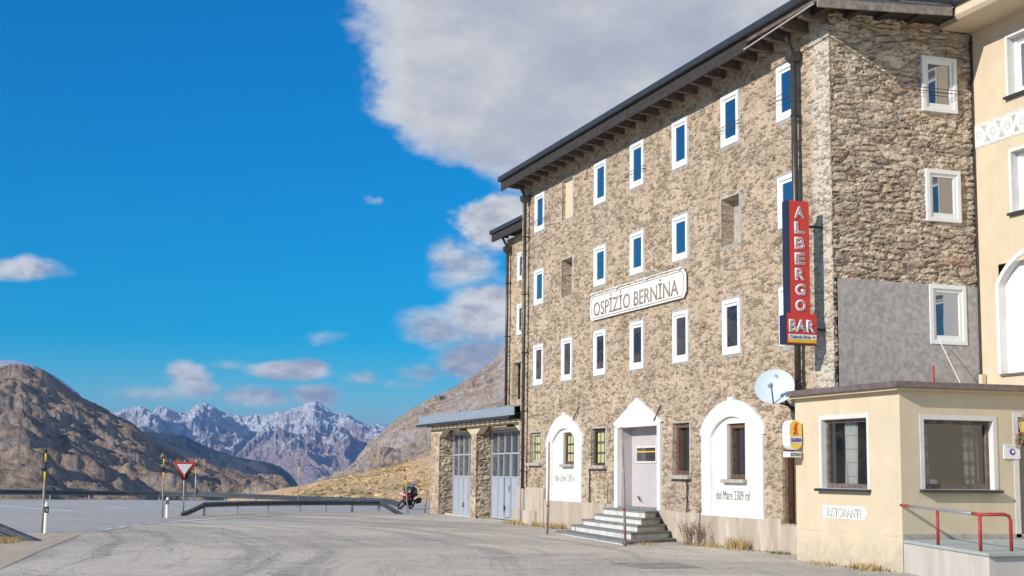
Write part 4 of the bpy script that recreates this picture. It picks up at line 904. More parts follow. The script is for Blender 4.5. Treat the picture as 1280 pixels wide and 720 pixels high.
# wall lantern
lan = empty('wall_lantern', (1.63, PY, 2.6), 'ornate carriage lantern with amber glass by the restaurant door', 'lamp')
lx, ly = 1.66, PY-.30
b = MB()
for (z, r, z2, r2) in ((2.70, .085, 2.93, .12), ):
    n = 6
    for k in range(n):
        a, c = 2*math.pi*k/n, 2*math.pi*(k+1)/n
        b.poly([(lx+r*math.cos(a), ly+r*math.sin(a), z), (lx+r*math.cos(c), ly+r*math.sin(c), z), (lx+r2*math.cos(c), ly+r2*math.sin(c), z2), (lx+r2*math.cos(a), ly+r2*math.sin(a), z2)])
b.build('lamp_glass', M['amber'], lan)
b = MB(); n = 6
for k in range(n): a = 2*math.pi*k/n; b.tube([(lx+.088*math.cos(a), ly+.088*math.sin(a), 2.70), (lx+.123*math.cos(a), ly+.123*math.sin(a), 2.93)], .009, 4)
b.tube([(lx, ly, 2.93), (lx, ly, 2.955), (lx, ly, 3.0)], .15, 12, .06); b.tube([(lx, ly, 3.0), (lx, ly, 3.05)], .05, 10, .045); b.tube([(lx, ly, 3.05), (lx, ly, 3.09)], .02, 8); b.tube([(lx, ly, 2.70), (lx, ly, 2.62)], .07, 8, .02)
b.build('lamp_body', M['brass'], lan)
pts = [(lx, ly, 2.62)]+[(lx-.02, ly+.02+.26*t, 2.50+.10*math.cos(t*5.5)) for t in [k/10 for k in range(11)]]
MB().tube(pts, .014, 6).tube([(lx, PY-.02, 2.40), (lx, PY-.03, 2.68)], .035, 8, .02).tube([(lx, ly+.05, 2.64), (lx-.05, ly+.18, 2.60), (lx, PY-.02, 2.66)], .01, 5).build('bracket', M['brass'], lan)
pl = empty('wall_plaque', (1.54, PY-.01, 2.3), 'small white plaque with a round blue emblem under the lantern', 'plaque')
MB().box(1.35, 1.74, PY-.03, PY-.005, 2.18, 2.46).build('plate', M['letter'], pl, bevel=.006)
MB().tube([(1.55, PY-.032, 2.32), (1.55, PY-.036, 2.32)], .065, 18).build('emblem', M['bluepaint'], pl)
MB().tube([(1.56, PY-.038, 2.325), (1.56, PY-.041, 2.325)], .035, 14).build('emblem_centre', M['letter'], pl)
MB().tube([(1.54, PY-.0385, 2.28), (1.54, PY-.043, 2.28)], .016, 10).build('emblem_spot', M['signred'], pl)
MB().box(1.40, 1.70, PY-.034, PY-.0305, 2.415, 2.425).build('text_line', M['textpale'], pl)

# terrace with slab and steps
ter = empty('entrance_terrace', (0, 21.5, 0), 'raised concrete terrace with pale green slab before the restaurant', 'terrace')
TP = [(-1.03, 23.77), (-2.42, 19.35), (4.5, 19.35), (4.5, 23.77)]
ins = [(-1.0, 23.77), (-2.37, 19.41), (4.5, 19.41), (4.5, 23.77)]
MB().prism([(x, y, 0) for x, y in ins], (0, 0, .562)).build('terrace_base', M['concrete'], ter, bevel=.01)
MB().prism([(x, y, .565) for x, y in TP], (0, 0, .055)).build('terrace_slab', M['terraceslab'], ter, bevel=.006)
for k, (zt, yy) in enumerate(((.40, 18.95), (.20, 18.55))):
    MB().box(-1.2, 4.5, yy, 19.40, zt-.2 if k else zt-.2, zt-.035).build('step_block', M['concrete'], ter)
    MB().box(-1.24, 4.5, yy-.03, 19.40-.001, zt-.033, zt).build('step_slab', M['terraceslab'], ter)
rl = empty('handrail', (-1.6, 21.5, .62), 'low red and grey tubular handrail along the terrace edge', 'railing')
A0, A1, A2, A3 = Vector((-1.03, 23.78, 1.27)), Vector((-1.62, 21.75, 1.245)), Vector((-2.15, 19.9, 1.21)), Vector((-1.62, 19.85, 1.215))
def lerp(a, c, t): return a+(c-a)*t
MB().tube([A0, lerp(A0, A2, .14)], .029, 10).build('red_rail_end', M['redpaint'], rl, smooth=True)
MB().tube([lerp(A0, A2, .14), lerp(A0, A2, .92)], .026, 10).build('grey_rail', M['rail'], rl, smooth=True)
MB().tube([lerp(A0, A2, .92), A2, lerp(A2, A3, .85), A3+Vector((.0, 0, -.03)), A3+Vector((.03, 0, -.10)), (A3.x+.03, A3.y, .62)], .029, 10).build('red_rail', M['redpaint'], rl, smooth=True)
pm = lerp(A0, A2, .50)
MB().tube([(pm.x, pm.y, .62), pm], .028, 10).build('post', M['redpaint'], rl, smooth=True)
MB().tube([(A2.x, A2.y, .62), A2], .029, 10).build('post', M['redpaint'], rl, smooth=True)

# entrance steps of the hotel
stp = empty('entrance_steps', (-1, 38, 0), 'five fanned stone steps with slate treads rising to the white porch', 'steps')
ST = [(.09, (-1.65, 40.95), (-2.36, 34.15), (-.06, 35.85)), (.27, (-1.10, 41.05), (-1.68, 35.15), (-.06, 36.15)), (.44, (-.86, 40.75), (-1.32, 35.55), (-.06, 36.45)), (.61, (-.62, 40.35), (-1.02, 35.95), (-.06, 36.75)), (.79, (-.42, 40.15), (-.72, 36.35), (-.06, 37.0))]
zp = 0
for z, a, f_, r_ in ST:
    P = [(-.06, a[1]+.35), a, f_, r_]
    MB().prism([(x, y, z-.055) for x, y in P], (0, 0, .055)).build('tread', M['slab'], stp, bevel=.008)
    c = Vector((-.5, 38.3)); Q = [Vector(p)+(c-Vector(p)).normalized()*.07 for p in P]; Q[0].x = Q[3].x = -.06
    MB().prism([(q.x, q.y, zp) for q in Q], (0, 0, z-.057-zp)).build('riser', M['riser'], stp); zp = z-.002 if False else z+.001

# ------------------------------------------------------------------ cream building on the right
cb = empty('cream_hotel', (6, 22, 0), 'tall cream rendered hotel with a white wave frieze at the right edge', 'building')
CX = 3.84; CY1 = 27.74; CO = (CX, CY1, 0)
def UC(y): return CY1-y
cwin = []
for k in range(4):
    y = 26.42-k*3.0
    cwin += [(UC(y), UC(y-1.25), 10.40, 11.78, .30), (UC(y), UC(y-1.25), 7.72, 9.12, .30)]
archs = [(26.98-k*4.2, 24.55-k*4.2) for k in range(3)]
hol = cwin+[(UC(a), UC(c), 4.13, 6.62, 0) for a, c in archs]
gridwall('wall', M['cream'], cb, CO, 'W', (0, 13.5), (0, 12.3), .6, hol)
MB().box(3.9, 14, 14.24, 14.3, 0, 12.3).box(13.9, 14, 14.3, 27.7, 0, 12.3).box(3.9, 14, 27.64, 27.7, 0, 13).box(4.25, 4.3, 14.3, 27.6, .1, 12.2).build('rear_wall', M['cream'], cb)
for (u0, u1, z0, z1, d) in cwin:
    surround(cb, CO, 'W', (u0, u1), (z0, z1), .07, mat='white'); reveal(cb, CO, 'W', (u0, u1), (z0, z1), d, 'greywhite')
    f = pvc(cb, (CX+.18, CY1, 0), 'W', (u0+.008, u1-.008), (z0+.008, z1-.008), proud=.0, back=-.08)
    MB().ubox(CO, UW, VW, NW, (u0-.08, u1+.1), (z0-.06, z0-.002), (-.05, .10)).build('sill', M['gutter'], cb)
for (a, c) in archs:
    mid = (a+c)/2; hw = (a-c)/2; b = MB(); n = 16
    inn = [(a, 4.13)]+arch(mid, hw, 6.10, 6.78, 0, n)+[(c, 4.13)]
    out = [(a+.10, 4.13)]+arch(mid, hw+.10, 6.12, 6.90, 0, n)+[(c-.10, 4.13)]
    for k in range(len(inn)-1):
        b.poly([(CX-.02, *out[k]), (CX-.02, *out[k+1]), (CX-.02, *inn[k+1]), (CX-.02, *inn[k])]); b.poly([(CX-.02, *out[k]), (CX-.02, *out[k+1]), (CX+.02, *out[k+1]), (CX+.02, *out[k])]); b.poly([(CX-.02, *inn[k]), (CX-.02, *inn[k+1]), (CX+.18, *inn[k+1]), (CX+.18, *inn[k])])
    b.build('arch_surround', M['white'], cb)
    gridwall('niche_back', M['white'], cb, (CX+.18, CY1, 0), 'W', (UC(a), UC(c)), (4.13, 6.85), 1, [(UC(a)+.75, UC(a)+1.7, 5.05, 6.22, .2)])
    # the strip of wall between the rectangular opening's head and the arch
    for s_ in (0, 1):
        A_ = arch(mid, hw, 6.10, 6.78, 0, n)
    top = [(CX+.001, y, z) for y, z in arch(mid, hw, 6.10, 6.78, 0, n)]
    pvc(cb, (CX+.30, CY1, 0), 'W', (UC(a)+.76, UC(a)+1.69), (5.06, 6.21), proud=-.04, back=-.09)
    MB().ubox((CX+.18, CY1, 0), UW, VW, NW, (UC(a)+.70, UC(a)+1.75), (5.0, 5.048), (-.05, .08)).build('sill', M['gutter'], cb)
    MB().ubox(CO, UW, VW, NW, (UC(a), UC(c)), (4.07, 4.128), (-.17, .04)).build('arch_sill', M['copper'], cb)
# frieze: white band with a running wave
MB().ubox(CO, UW, VW, NW, (0.0, 13.4), (9.46, 10.02), (0, .012)).build('frieze_band', M['white'], cb)
fr = MB(); fg = MB(); zc = 9.74; per = .52
for k in range(25):
    uc = .22+k*per
    def P3(a, c, d=.016): return (CX-d, CY1-a, c)
    N = 20; r = .088
    for i in range(N):
        t0, t1 = 2*math.pi*i/N, 2*math.pi*(i+1)/N
        fr.poly([P3(uc+r*math.cos(t0), zc+r*math.sin(t0)), P3(uc+r*math.cos(t1), zc+r*math.sin(t1)), P3(uc+(r-.022)*math.cos(t1), zc+(r-.022)*math.sin(t1)), P3(uc+(r-.022)*math.cos(t0), zc+(r-.022)*math.sin(t0))])
    # curved triangular fields between the scrolls, above and below
    for sg in (1, -1):
        m_ = uc+per/2-.085*sg; L = [P3(m_-.11*sg, zc+.205*sg), P3(m_+.13*sg, zc+.205*sg), P3(m_+.105*sg, zc+.15*sg), P3(m_+.07*sg, zc+.08*sg), P3(m_+.05*sg, zc+.0*sg), P3(m_+.005*sg, zc+.10*sg), P3(m_-.05*sg, zc+.165*sg)]
        fg.poly(L)
for zz_ in (9.485, 9.995): fg.poly([(CX-.0165, CY1-.02, zz_-.006), (CX-.0165, CY1-13.3, zz_-.006), (CX-.0165, CY1-13.3, zz_+.006), (CX-.0165, CY1-.02, zz_+.006)])
fr.build('frieze_rings', M['textpale'], cb); fg.build('frieze_waves', M['textpale'], cb)
# boxed eaves and roof
MB().prism([(2.92, 27.0, 12.27), (3.86, 27.0, 12.27), (3.86, 27.0, 12.75), (2.84, 27.0, 12.62), (2.84, 27.0, 12.36)], (0, -12.9, 0)).build('boxed_eaves', M['creamlight'], cb, bevel=.01)
MB().box(3.0, 3.83, 27.0, 27.73, 12.27, 12.60).build('boxed_eaves', M['creamlight'], cb)
MB().prism([(2.74, 27.3, 12.66), (3.86, 27.3, 13.0), (8.8, 27.3, 15.0), (8.8, 27.3, 15.1), (2.74, 27.3, 12.74)], (0, -13.2, 0)).build('roof', M['roof'], cb)
MB().tube([(2.78, 27.3, 12.62), (2.78, 14.2, 12.62)], .06, 8).build('gutter', M['gutter'], cb)
MB().box(CX-.03, CX+.0, 27.66, 27.72, 3.6, 12.2).build('corner_cable', M['pipe'], cb)
MB().box(CX-.14, CX-.03, 27.5, 27.62, 3.85, 4.15).build('junction_box', M['creamlight'], cb)

# ================================================================== STREET THINGS
def wbeam(pts, tops, depth=.31):
    """corrugated steel rail following pts (x,y) with its top at tops"""
    b = MB(); prof = [(0, 0), (-.035, -.02), (-.08, -.07), (-.08, -.10), (-.01, -.14), (-.01, -.17), (-.08, -.21), (-.08, -.24), (-.035, -.29), (0, -.31)]
    prof = [(a, c*depth/.31) for a, c in prof]; n0 = len(b.v); K = len(prof)
    for i, (x, y) in enumerate(pts):
        p = Vector(pts[max(i-1, 0)]); q = Vector(pts[min(i+1, len(pts)-1)]); d = (q-p).normalized(); nn = Vector((-d.y, d.x))
        if nn.y > 0: nn = -nn
        for a, c in prof: b.v.append((x-nn.x*a, y-nn.y*a, tops[i]+c))
        for a, c in prof: b.v.append((x-nn.x*(a+.012), y-nn.y*(a+.012), tops[i]+c))
    for i in range(len(pts)-1):
        for k in range(K-1):
            for o in (0, K): q = n0+i*2*K+o+k; b.f.append((q, q+1, q+1+2*K, q+2*K)); b.mi.append(0)
    return b
def guardrail(label, pts, tops, posts, group=None, depth=.31):
    c = pts[len(pts)//2]; g = empty('guardrail', (c[0], c[1], 0), label, 'guardrail', group)
    wbeam(pts, tops, depth).build('rail', M['steel'], g, smooth=False)
    for x, y, h in posts:
        p = MB().box(x-.05, x+.05, y+.06, y+.16, 0, h-.08).build('post', M['post'], g, bevel=.008)
        MB().box(x-.07, x+.07, y+.0, y+.08, h-.2, h-.02).build('spacer', M['steel'], g)
    return g
RP = [(-10.1, 57.3), (-8.55, 59.2), (-7.13, 60.3), (-5.64, 61.1), (-4.45, 61.5), (-3.24, 61.7), (-2.05, 61.7)]
T = .53
rp = [(-11.05, 57.0), (-10.6, 57.1)]+RP+[(-1.9, 61.3), (-1.62, 59.6)]
guardrail('short dark guardrail on the traffic island with both ends sloping to the ground', rp, [.12, .30]+[T]*7+[.44, .08], [(x, y, T) for x, y in RP], depth=.21)
FR = [(-34, 71.5), (-26, 77), (-21, 80.3), (-17.91, 82.28), (-15.33, 84.2), (-13.2, 85.0), (-11.21, 85.5), (-9.3, 85.4), (-7.57, 84.4), (-5.9, 82.8), (-4.44, 80.95), (-3.0, 78.4), (-1.84, 75.9), (-.4, 74.2), (.92, 72.96)]
FT = [.66, .65, .63, .60, .56, .54, .52, .51, .50, .48, .46, .44, .43, .42, .42]
guardrail('long guardrail along the far edge of the road bend', FR+[(1.35, 72.0), (1.6, 71.2)], FT+[.30, .12], [(x, y, h) for (x, y), h in zip(FR, FT)], depth=.27)
guardrail('guardrail end running into the gravel at the left edge', [(-22, 38.6), (-19.2, 38.6), (-17.75, 38.2), (-16.40, 37.4)], [.60, .60, .56, .03], [(-19.6, 38.6, .60), (-17.75, 38.2, .56)])

def stake(base, tip, bands, label, r=.028):
    e = empty('snow_stake', base, label, 'snow stake', 'striped snow stakes along the road'); B = Vector(base); Tp = Vector(tip); L = (Tp-B).length; d = (Tp-B)/L
    z = 0
    for mt, z1 in bands:
        nm = {'oldwood': 'pole', 'yellow': 'yellow_band', 'black': 'black_band', 'redpaint': 'red_band', 'post': 'pole'}[mt]
        rr = r*(1-.25*z1/L); MB().tube([B+d*z, B+d*z1], rr, 8).build(nm, M[mt], e, smooth=True); z = z1
    return e
def bd(h, seq): return [(m_, h*f_) for m_, f_ in seq]
SQ = [('oldwood', .58), ('yellow', .705), ('black', .815), ('yellow', .915), ('black', 1.0)]
stake((-16.33, 42.34, 0), (-16.33, 42.02, 2.42), bd(2.42, SQ), 'striped snow stake nearest the camera, by the gravel at left', .035)
stake((-11.89, 55.19, 0), (-11.95, 54.9, 2.40), bd(2.4, SQ), 'striped snow stake just left of the yield sign', .033)
stake((-7.43, 84.2, 0), (-7.45, 83.9, 2.40), bd(2.4, [('post', .62), ('yellow', .8), ('black', .9), ('yellow', 1.0)]), 'pale snow stake behind the far guardrail right of the yield sign', .04)
stake((-4.24, 69.32, 0), (-4.28, 69.0, 2.35), bd(2.35, [('oldwood', .60), ('yellow', .85), ('black', 1.0)]), 'snow stake standing mid-road beyond the island guardrail', .033)
stake((-1.04, 60.64, 0), (-1.28, 60.5, 1.95), bd(1.95, [('oldwood', .58), ('yellow', .74), ('black', .84), ('yellow', .93), ('black', 1.0)]), 'snow stake in front of the motorcycle', .03)
stake((6.16, 82.83, 0), (6.07, 82.6, 1.8), bd(1.8, [('post', .55), ('yellow', .75), ('black', .85), ('yellow', .95), ('black', 1)]), 'farthest snow stake between the motorcycle and the garage', .035)
def wstake(base, tip, label):
    e = empty('wooden_stake', base, label, 'stake', 'wooden stakes by the hotel'); B, Tp = Vector(base), Vector(tip); L = (Tp-B).length; d = (Tp-B)/L
    MB().tube([B, B+d*L*.5+Vector((.012, 0, 0)), Tp], .038, 9, .028).build('pole', M['oldwood'], e, smooth=True)
    for t in (.10, .30): MB().tube([B+d*L*t, B+d*(L*t+.06)], .041, 9).build('red_band', M['redpaint'], e)
wstake((-2.11, 40.36, 0), (-2.17, 40.1, 2.72), 'weathered wooden stake before the far arched niche')
wstake((-2.45, 33.75, 0), (-2.66, 33.5, 2.98), 'leaning wooden stake in front of the entrance steps')
wstake((-.1, 61.4, 0), (-.02, 61.3, 1.0), 'short dark wooden stake leaning on the garage corner')

def delineator(base, label, h=.85):
    x, y, z = base; e = empty('road_delineator', base, label, 'delineator', 'white road delineator posts')
    def sec(z0, z1, s=1.0): return MB().tube([(x, y, z0), (x, y, z1)], .058*s, 10)
    b = MB(); b.tube([(x, y, 0), (x, y, h-.03)], .055, 10); b.tube([(x, y, h-.03), (x+.01, y, h)], .055, 10, .03); b.build('post', M['pvc'], e)
    MB().tube([(x, y, h*.66), (x, y, h*.86)], .060, 10).build('black_band', M['black'], e)
    MB().box(x-.02, x+.03, y-.066, y-.055, h*.70, h*.80).build('reflector', M['post'], e)
delineator((-16.24, 41.95, 0), 'white delineator post beside the nearest snow stake')
delineator((-11.78, 54.6, 0), 'white delineator post left of the yield sign', .76)
delineator((6.35, 82.3, 0), 'tiny far delineator post beyond the motorcycle', .8)

yl = empty('yield_sign', (-10.93, 57.08, 0), 'red and white triangular yield sign on a thin grey pole', 'road sign')
MB().tube([(-10.93, 57.1, 0), (-10.96, 57.05, 2.15)], .032, 10).build('pole', M['post'], yl, smooth=True)
def tri(s, y, zc=1.83, x=-10.96):
    P = []
    for (a, c) in ((-.5, .29), (.5, .29), (0, -.577)):
        # rounded corners
        for t in (-.05, .05): P.append((x+a*s+t*s*(0 if False else 1)*(1 if a == 0 else .4), y, zc+c*s+(0 if a else .02*s)+(-.04*s if (a*t > 0) else 0)))
    return P
yl_u = Vector((math.cos(.12), -math.sin(.12), 0))
MB().prism(tri(.86, 57.0), (0, .02, 0)).build('sign_back', M['post'], yl)
MB().prism(tri(.83, 56.99), (0, .008, 0)).build('red_border', M['signred'], yl)
MB().prism(tri(.55, 56.98), (0, .008, 0)).build('white_field', M['letter'], yl)

# plants along the wall foot
def tuft(base, label, n, h, spread, mat, twiggy=False, seed=1, group='dry grass tufts along the buildings'):
    rnd = random.Random(seed); b = MB(); x, y, z = base
    for _ in range(n):
        a = rnd.uniform(0, 2*math.pi); r = spread*math.sqrt(rnd.random()); px, py = x+r*math.cos(a)*.35, y+r*math.sin(a); hh = h*rnd.uniform(.45, 1); lean = rnd.uniform(-.45, .45)*hh; ly = rnd.uniform(-.45, .45)*hh
        if twiggy:
            p = [(px, py, z), (px+lean*.4, py+ly*.4, z+hh*.5), (px+lean, py+ly, z+hh)]; b.tube(p, .008, 4, .003)
            for t in (.4, .55, .7, .85):
                q = Vector(p[0]).lerp(Vector(p[2]), t); e = q+Vector((rnd.uniform(-.1, .1), rnd.uniform(-.14, .14), rnd.uniform(.05, .16))); b.tube([q, e], .004, 3)
                for __ in range(3): c = e+Vector([rnd.uniform(-.02, .02) for _ in range(3)]); b.poly([c+Vector((0, -.014, 0)), c+Vector((0, .014, 0)), c+Vector((0, 0, .026))])
        else:
            w_ = rnd.uniform(.006, .014); a2 = rnd.uniform(0, math.pi); dx, dy = w_*math.cos(a2), w_*math.sin(a2)
            b.poly([(px-dx, py-dy, z), (px+dx, py+dy, z), (px+lean*.5+dx*.6, py+ly*.5+dy*.6, z+hh*.6), (px+lean, py+ly, z+hh), (px+lean*.5-dx*.6, py+ly*.5-dy*.6, z+hh*.6)])
    o = b.build('dry_shrub' if twiggy else 'dry_grass_tuft', mat); tag(o, label, 'plant', group)
tuft((-.35, 34.1, 0), 'dry brown twiggy shrub right of the entrance steps', 34, .62, .62, M['twig'], True, 3, 'dry plants')
tuft((-.25, 31.95, 0), 'straw-coloured clump under the near arched niche', 190, .34, .5, M['straw'], False, 4)
tuft((-.3, 33.3, 0), 'low straw grass between the shrub and the clump', 110, .14, .8, M['straw'], False, 5)
tuft((-1.25, 24.7, 0), 'dry grass at the pavilion corner by the terrace', 170, .16, .55, M['straw'], False, 6)
tuft((-1.1, 26.2, 0), 'thin straw grass along the pavilion foot', 90, .08, .9, M['straw'], False, 7)
tuft((-.32, 44.3, 0), 'pale straw tuft left of the entrance steps', 130, .26, .55, M['straw'], False, 8)
tuft((-.4, 45.9, 0), 'straw tuft behind the far wooden stake', 110, .22, .5, M['straw'], False, 9)
tuft((-.42, 48.5, 0), 'straw grass at the far corner of the hotel', 130, .2, .8, M['straw'], False, 10)
tuft((-.2, 30.0, 0), 'low green tuft below the wooden side door', 90, .09, .5, M['green'], False, 11)
tuft((-1.7, 34.6, 0), 'dry grass at the front of the entrance steps', 120, .10, .9, M['straw'], False, 12)
tuft((-17.3, 37.4, .01), 'rusty dead grass under the left guardrail', 320, .16, 1.3, M['straw'], False, 13)

tuft((-.12, 32.6, 0), 'thin line of straw weeds under the plinth right of the shrub', 120, .10, 2.2, M['straw'], False, 21)
tuft((-.35, 47.2, 0), 'weeds along the stepped plinth by the lower downpipe', 140, .13, 1.2, M['straw'], False, 22)
tuft((-1.25, 25.2, 0), 'sparse low weeds at the middle of the pavilion foot', 90, .07, 1.4, M['green'], False, 23)
# motorcycle and rider
MC = Vector((.62, 67.6, 0))
bike = empty('motorcycle', MC, 'red touring motorcycle leaning into the bend by the grass slope', 'motorcycle')
S = .80; head = Vector((-.66, -.75, 0)).normalized(); sidev = Vector((-head.y, head.x, 0)); LEAN = R(24)
upv = (Vector((0, 0, 1))*math.cos(LEAN)+sidev*math.sin(LEAN))
latv = upv.cross(head).normalized()
def bk(f_, l_, u_): return MC+head*f_*S+latv*l_*S+upv*u_*S
def wheel(f_):
    b = MB(); n = 22; c = bk(f_, 0, .31)
    pts = [c+(head*math.cos(a)+upv*math.sin(a))*.27*S for a in [2*math.pi*k/n for k in range(n+1)]]; b.tube(pts, .055*S, 8); o = b.build('wheel', M['rubber'], bike, smooth=True)
    r = MB()
    for k in range(5): a = 2*math.pi*k/5; r.tube([c, c+(head*math.cos(a)+upv*math.sin(a))*.25*S], .018*S, 5)
    r.tube([c-latv*.06*S, c+latv*.06*S], .06*S, 10); r.build('rim', M['post'], o)
wheel(.72); wheel(-.72)
def blob(name, secs, mat, parent, sub=2):
    """lofted closed body from elliptical sections ((f,l,u), half width, half height)"""
    b = MB(); n = 12
    for (c, hw, hh) in secs:
        for k in range(n): a = 2*math.pi*k/n; p = bk(*c)+latv*hw*S*math.cos(a)+upv*hh*S*math.sin(a); b.v.append(tuple(p))
    for i in range(len(secs)-1):
        for k in range(n): b.f.append((i*n+k, i*n+(k+1) % n, (i+1)*n+(k+1) % n, (i+1)*n+k)); b.mi.append(0)
    b.f.append(tuple(range(n))[::-1]); b.mi.append(0); b.f.append(tuple((len(secs)-1)*n+k for k in range(n))); b.mi.append(0)
    return b.build(name, mat, parent, smooth=True)
blob('fairing', [((.98, 0, .98), .04, .06), ((.84, 0, .96), .15, .17), ((.62, 0, .88), .19, .26), ((.40, 0, .80), .19, .28), ((.2, 0, .78), .14, .18)], M['redpaint'], bike)
blob('tank', [((.34, 0, .92), .10, .09), ((.18, 0, .98), .17, .14), ((0, 0, .95), .15, .12), ((-.14, 0, .88), .1, .08)], M['redpaint'], bike)
blob('engine', [((.42, 0, .50), .10, .12), ((.22, 0, .48), .19, .22), ((-.1, 0, .46), .19, .20), ((-.3, 0, .48), .12, .14)], M['black'], bike)
blob('seat', [((-.08, 0, .86), .10, .05), ((-.35, 0, .86), .15, .06), ((-.75, 0, .94), .10, .06), ((-.92, 0, 1.0), .05, .04)], M['black'], bike)
for s in (-1, 1): blob('pannier', [((-.45, s*.30, .72), .10, .10), ((-.55, s*.32, .70), .13, .19), ((-.85, s*.32, .72), .13, .19), ((-.95, s*.30, .74), .09, .12)], M['black'], bike)
MB().tube([bk(.72, .09, .31), bk(.52, .10, .98)], .03*S, 8).tube([bk(.72, -.09, .31), bk(.52, -.10, .98)], .03*S, 8).build('fork', M['post'], bike)
MB().tube([bk(.36, .40, 1.10), bk(.50, .18, 1.08), bk(.50, -.18, 1.08), bk(.36, -.40, 1.10)], .018*S, 6).build('handlebar', M['black'], bike)
MB().tube([bk(-.72, .07, .31), bk(-.1, .08, .42)], .035*S, 6).tube([bk(-.72, -.07, .31), bk(-.1, -.08, .42)], .035*S, 6).build('swingarm', M['black'], bike)
for s in (-1, 1): MB().tube([bk(.93, s*.07, .98), bk(.99, s*.07, .98)], .05*S, 8).build('headlight', M['letter'], bike)
MB().prism([bk(.85, -.13, 1.10), bk(.85, .13, 1.10), bk(.66, .11, 1.38), bk(.66, -.11, 1.38)], tuple(head*.012)).build('windscreen', M['doorglass'], bike)
for s in (-1, 1): MB().tube([bk(.5, s*.2, 1.1), bk(.48, s*.36, 1.24)], .01, 4).tube([bk(.46, s*.36, 1.25), bk(.49, s*.36, 1.25)], .06*S, 8).build('mirror', M['black'], bike)

# rider: one skinned body
def skin_body(name, J, E, parent, mat, root, sub=2):
    me = bpy.data.meshes.new(name); off = wloc(parent) if parent else Vector(); names = list(J)
    me.from_pydata([tuple(J[k][0]-off) for k in names], [], [(names.index(a), names.index(c)) for a, c in E]); ob = bpy.data.objects.new(name, me); col.objects.link(ob); ob.parent = parent
    sk = ob.modifiers.new('skin', 'SKIN'); sk.use_smooth_shade = True
    for i, k in enumerate(names): v = me.skin_vertices[0].data[i]; r_ = J[k][1]; v.radius = r_ if hasattr(r_, '__len__') else (r_, r_); v.use_root = (k == root)
    ob.modifiers.new('sub', 'SUBSURF').levels = sub; ob.modifiers['sub'].render_levels = sub
    dg = bpy.context.evaluated_depsgraph_get(); dg.update(); m2 = bpy.data.meshes.new_from_object(ob.evaluated_get(dg)); ob.modifiers.clear(); ob.data = m2; m2.materials.clear(); m2.materials.append(mat); return ob
rider = empty('person', bk(-.25, 0, .9), 'motorcyclist in a dark suit and pale helmet crouched on the red motorcycle', 'person')
J = {'pelvis': (bk(-.30, 0, 1.0), .19*S), 'waist': (bk(-.18, 0, 1.16), .18*S), 'chest': (bk(.02, 0, 1.33), (.23*S, .19*S)), 'neck': (bk(.14, 0, 1.46), .08*S), 'headb': (bk(.20, 0, 1.54), .09*S), 'head': (bk(.24, 0, 1.62), .09*S)}
E_ = [('pelvis', 'waist'), ('waist', 'chest'), ('chest', 'neck'), ('neck', 'headb'), ('headb', 'head')]
for s in (-1, 1):
    t = 'l' if s < 0 else 'r'
    J.update({'sh'+t: (bk(.04, s*.22, 1.38), .10*S), 'el'+t: (bk(.16, s*.36, 1.22), .055*S), 'wr'+t: (bk(.36, s*.38, 1.12), .04*S), 'ha'+t: (bk(.43, s*.37, 1.11), .045*S),
              'hip'+t: (bk(-.28, s*.12, .98), .11*S), 'kn'+t: (bk(.18, s*.27, .82), .075*S), 'an'+t: (bk(-.10, s*.24, .38), .05*S), 'to'+t: (bk(.08, s*.25, .33), .045*S)})
    E_ += [('chest', 'sh'+t), ('sh'+t, 'el'+t), ('el'+t, 'wr'+t), ('wr'+t, 'ha'+t), ('pelvis', 'hip'+t), ('hip'+t, 'kn'+t), ('kn'+t, 'an'+t), ('an'+t, 'to'+t)]
skin_body('body', J, E_, rider, M['leather'], 'pelvis')
blob2 = MB(); hc = bk(.25, 0, 1.62); n = 14
for i in range(9):
    ph = math.pi*i/8
    for k in range(n): a = 2*math.pi*k/n; blob2.v.append(tuple(hc+(head*math.cos(a)*1.12+latv*math.sin(a))*.145*S*math.sin(ph)+upv*.155*S*math.cos(ph)))
for i in range(8):
    for k in range(n): blob2.f.append((i*n+k, i*n+(k+1) % n, (i+1)*n+(k+1) % n, (i+1)*n+k)); blob2.mi.append(0)
blob2.build('helmet', M['visor'], rider, smooth=True)
MB().prism([hc+head*.15*S+latv*.10*S+upv*.05*S, hc+head*.15*S-latv*.10*S+upv*.05*S, hc+head*.16*S-latv*.09*S-upv*.04*S, hc+head*.16*S+latv*.09*S-upv*.04*S], tuple(head*.02)).build('visor', M['black'], rider)

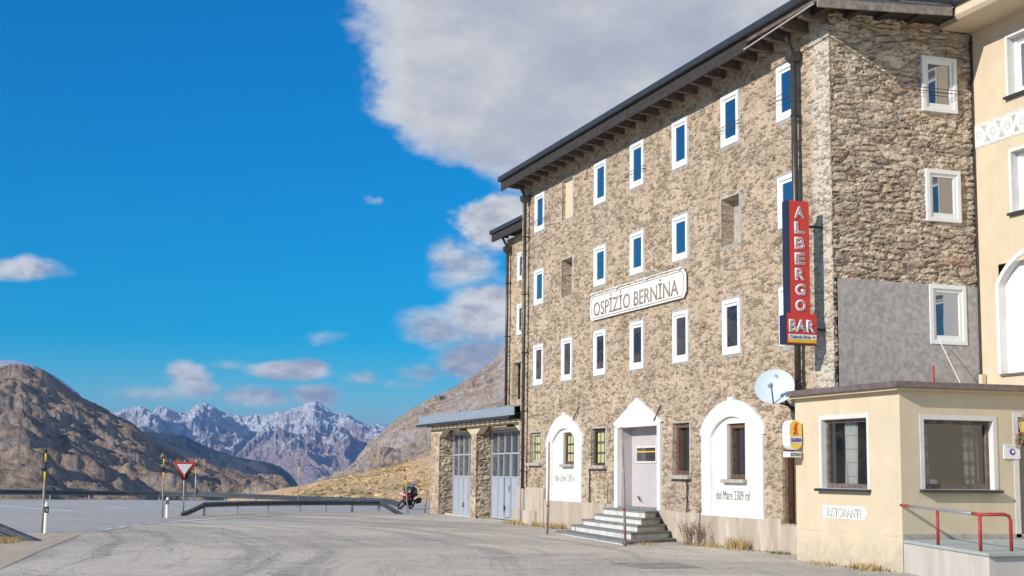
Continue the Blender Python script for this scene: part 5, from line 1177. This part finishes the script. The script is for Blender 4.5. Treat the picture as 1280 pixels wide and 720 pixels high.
# boulders and low juniper on the near grass slope
def scatter(name, n, size, mat, seed, flat_=.6, patch=None):
    rs = np.random.RandomState(seed); me = HILL.data; co = np.empty(len(me.vertices)*3, np.float32); me.vertices.foreach_get('co', co); co = co.reshape(-1, 3)
    r = np.hypot(co[:, 0]-CAM.x, co[:, 1]-CAM.y); a = np.degrees(np.arctan2(co[:, 0]-CAM.x, co[:, 1]-CAM.y)); ok = (a > 9.5) & (a < 26) & (r > 97) & (r < 290)
    if patch: ok &= fbm(co[:, 0]/patch, co[:, 1]/patch, 3, seed) > .13
    c = co[ok]; rr = r[ok]; p = rr/rr.sum(); idx = rs.choice(len(c), n, p=p); b = MB()
    ico = [(0, 0, 1), (.89, 0, .45), (.28, .85, .45), (-.72, .53, .45), (-.72, -.53, .45), (.28, -.85, .45), (.72, .53, -.3), (-.28, .85, -.3), (-.89, 0, -.3), (-.28, -.85, -.3), (.72, -.53, -.3)]
    fc = [(0, 1, 2), (0, 2, 3), (0, 3, 4), (0, 4, 5), (0, 5, 1), (1, 6, 2), (2, 6, 7), (2, 7, 3), (3, 7, 8), (3, 8, 4), (4, 8, 9), (4, 9, 5), (5, 9, 10), (5, 10, 1), (1, 10, 6)]
    for i in idx:
        o_ = c[i]+np.array([rs.uniform(-.4, .4), rs.uniform(-.4, .4), 0]); s_ = size*rs.uniform(.35, 1)**1.5*np.array([rs.uniform(.7, 1.6), rs.uniform(.7, 1.4), flat_*rs.uniform(.6, 1.2)]); k = len(b.v)
        for q in ico: b.v.append(tuple(o_+np.array(q)*s_*rs.uniform(.75, 1.2)))
        for f_ in fc: b.f.append(tuple(k+j for j in f_)); b.mi.append(0)
    o = b.build(name, mat); tag(o, kind='stuff')
scatter('hillside_rocks', 700, .42, plain('hill_rock', (.50, .45, .39), .95, .25, 2), 3)
scatter('hillside_juniper', 1700, .7, plain('dry_juniper', (.36, .27, .12), .95, .4, 2), 5, .45, 14)
scatter('hillside_grass_clumps', 2600, .5, plain('dry_grass_clump', (.62, .42, .20), .95, .3, 2), 9, .6)

# haze: the air between the near ground and the far range
hb = MB().box(-9000, 16500, -600, 14500, -420, 445).build('haze', None or bpy.data.materials.new('haze_air')); tag(hb, kind='stuff')
hm = hb.data.materials[0]; hm.use_nodes = True; hn = hm.node_tree; hn.nodes.clear(); ho = hn.nodes.new('ShaderNodeOutputMaterial'); pv = hn.nodes.new('ShaderNodeVolumePrincipled')
pv.inputs['Color'].default_value = (.22, .50, 1.0, 1); pv.inputs['Density'].default_value = 7.5e-5; pv.inputs['Anisotropy'].default_value = .2; hn.links.new(pv.outputs[0], ho.inputs['Volume'])
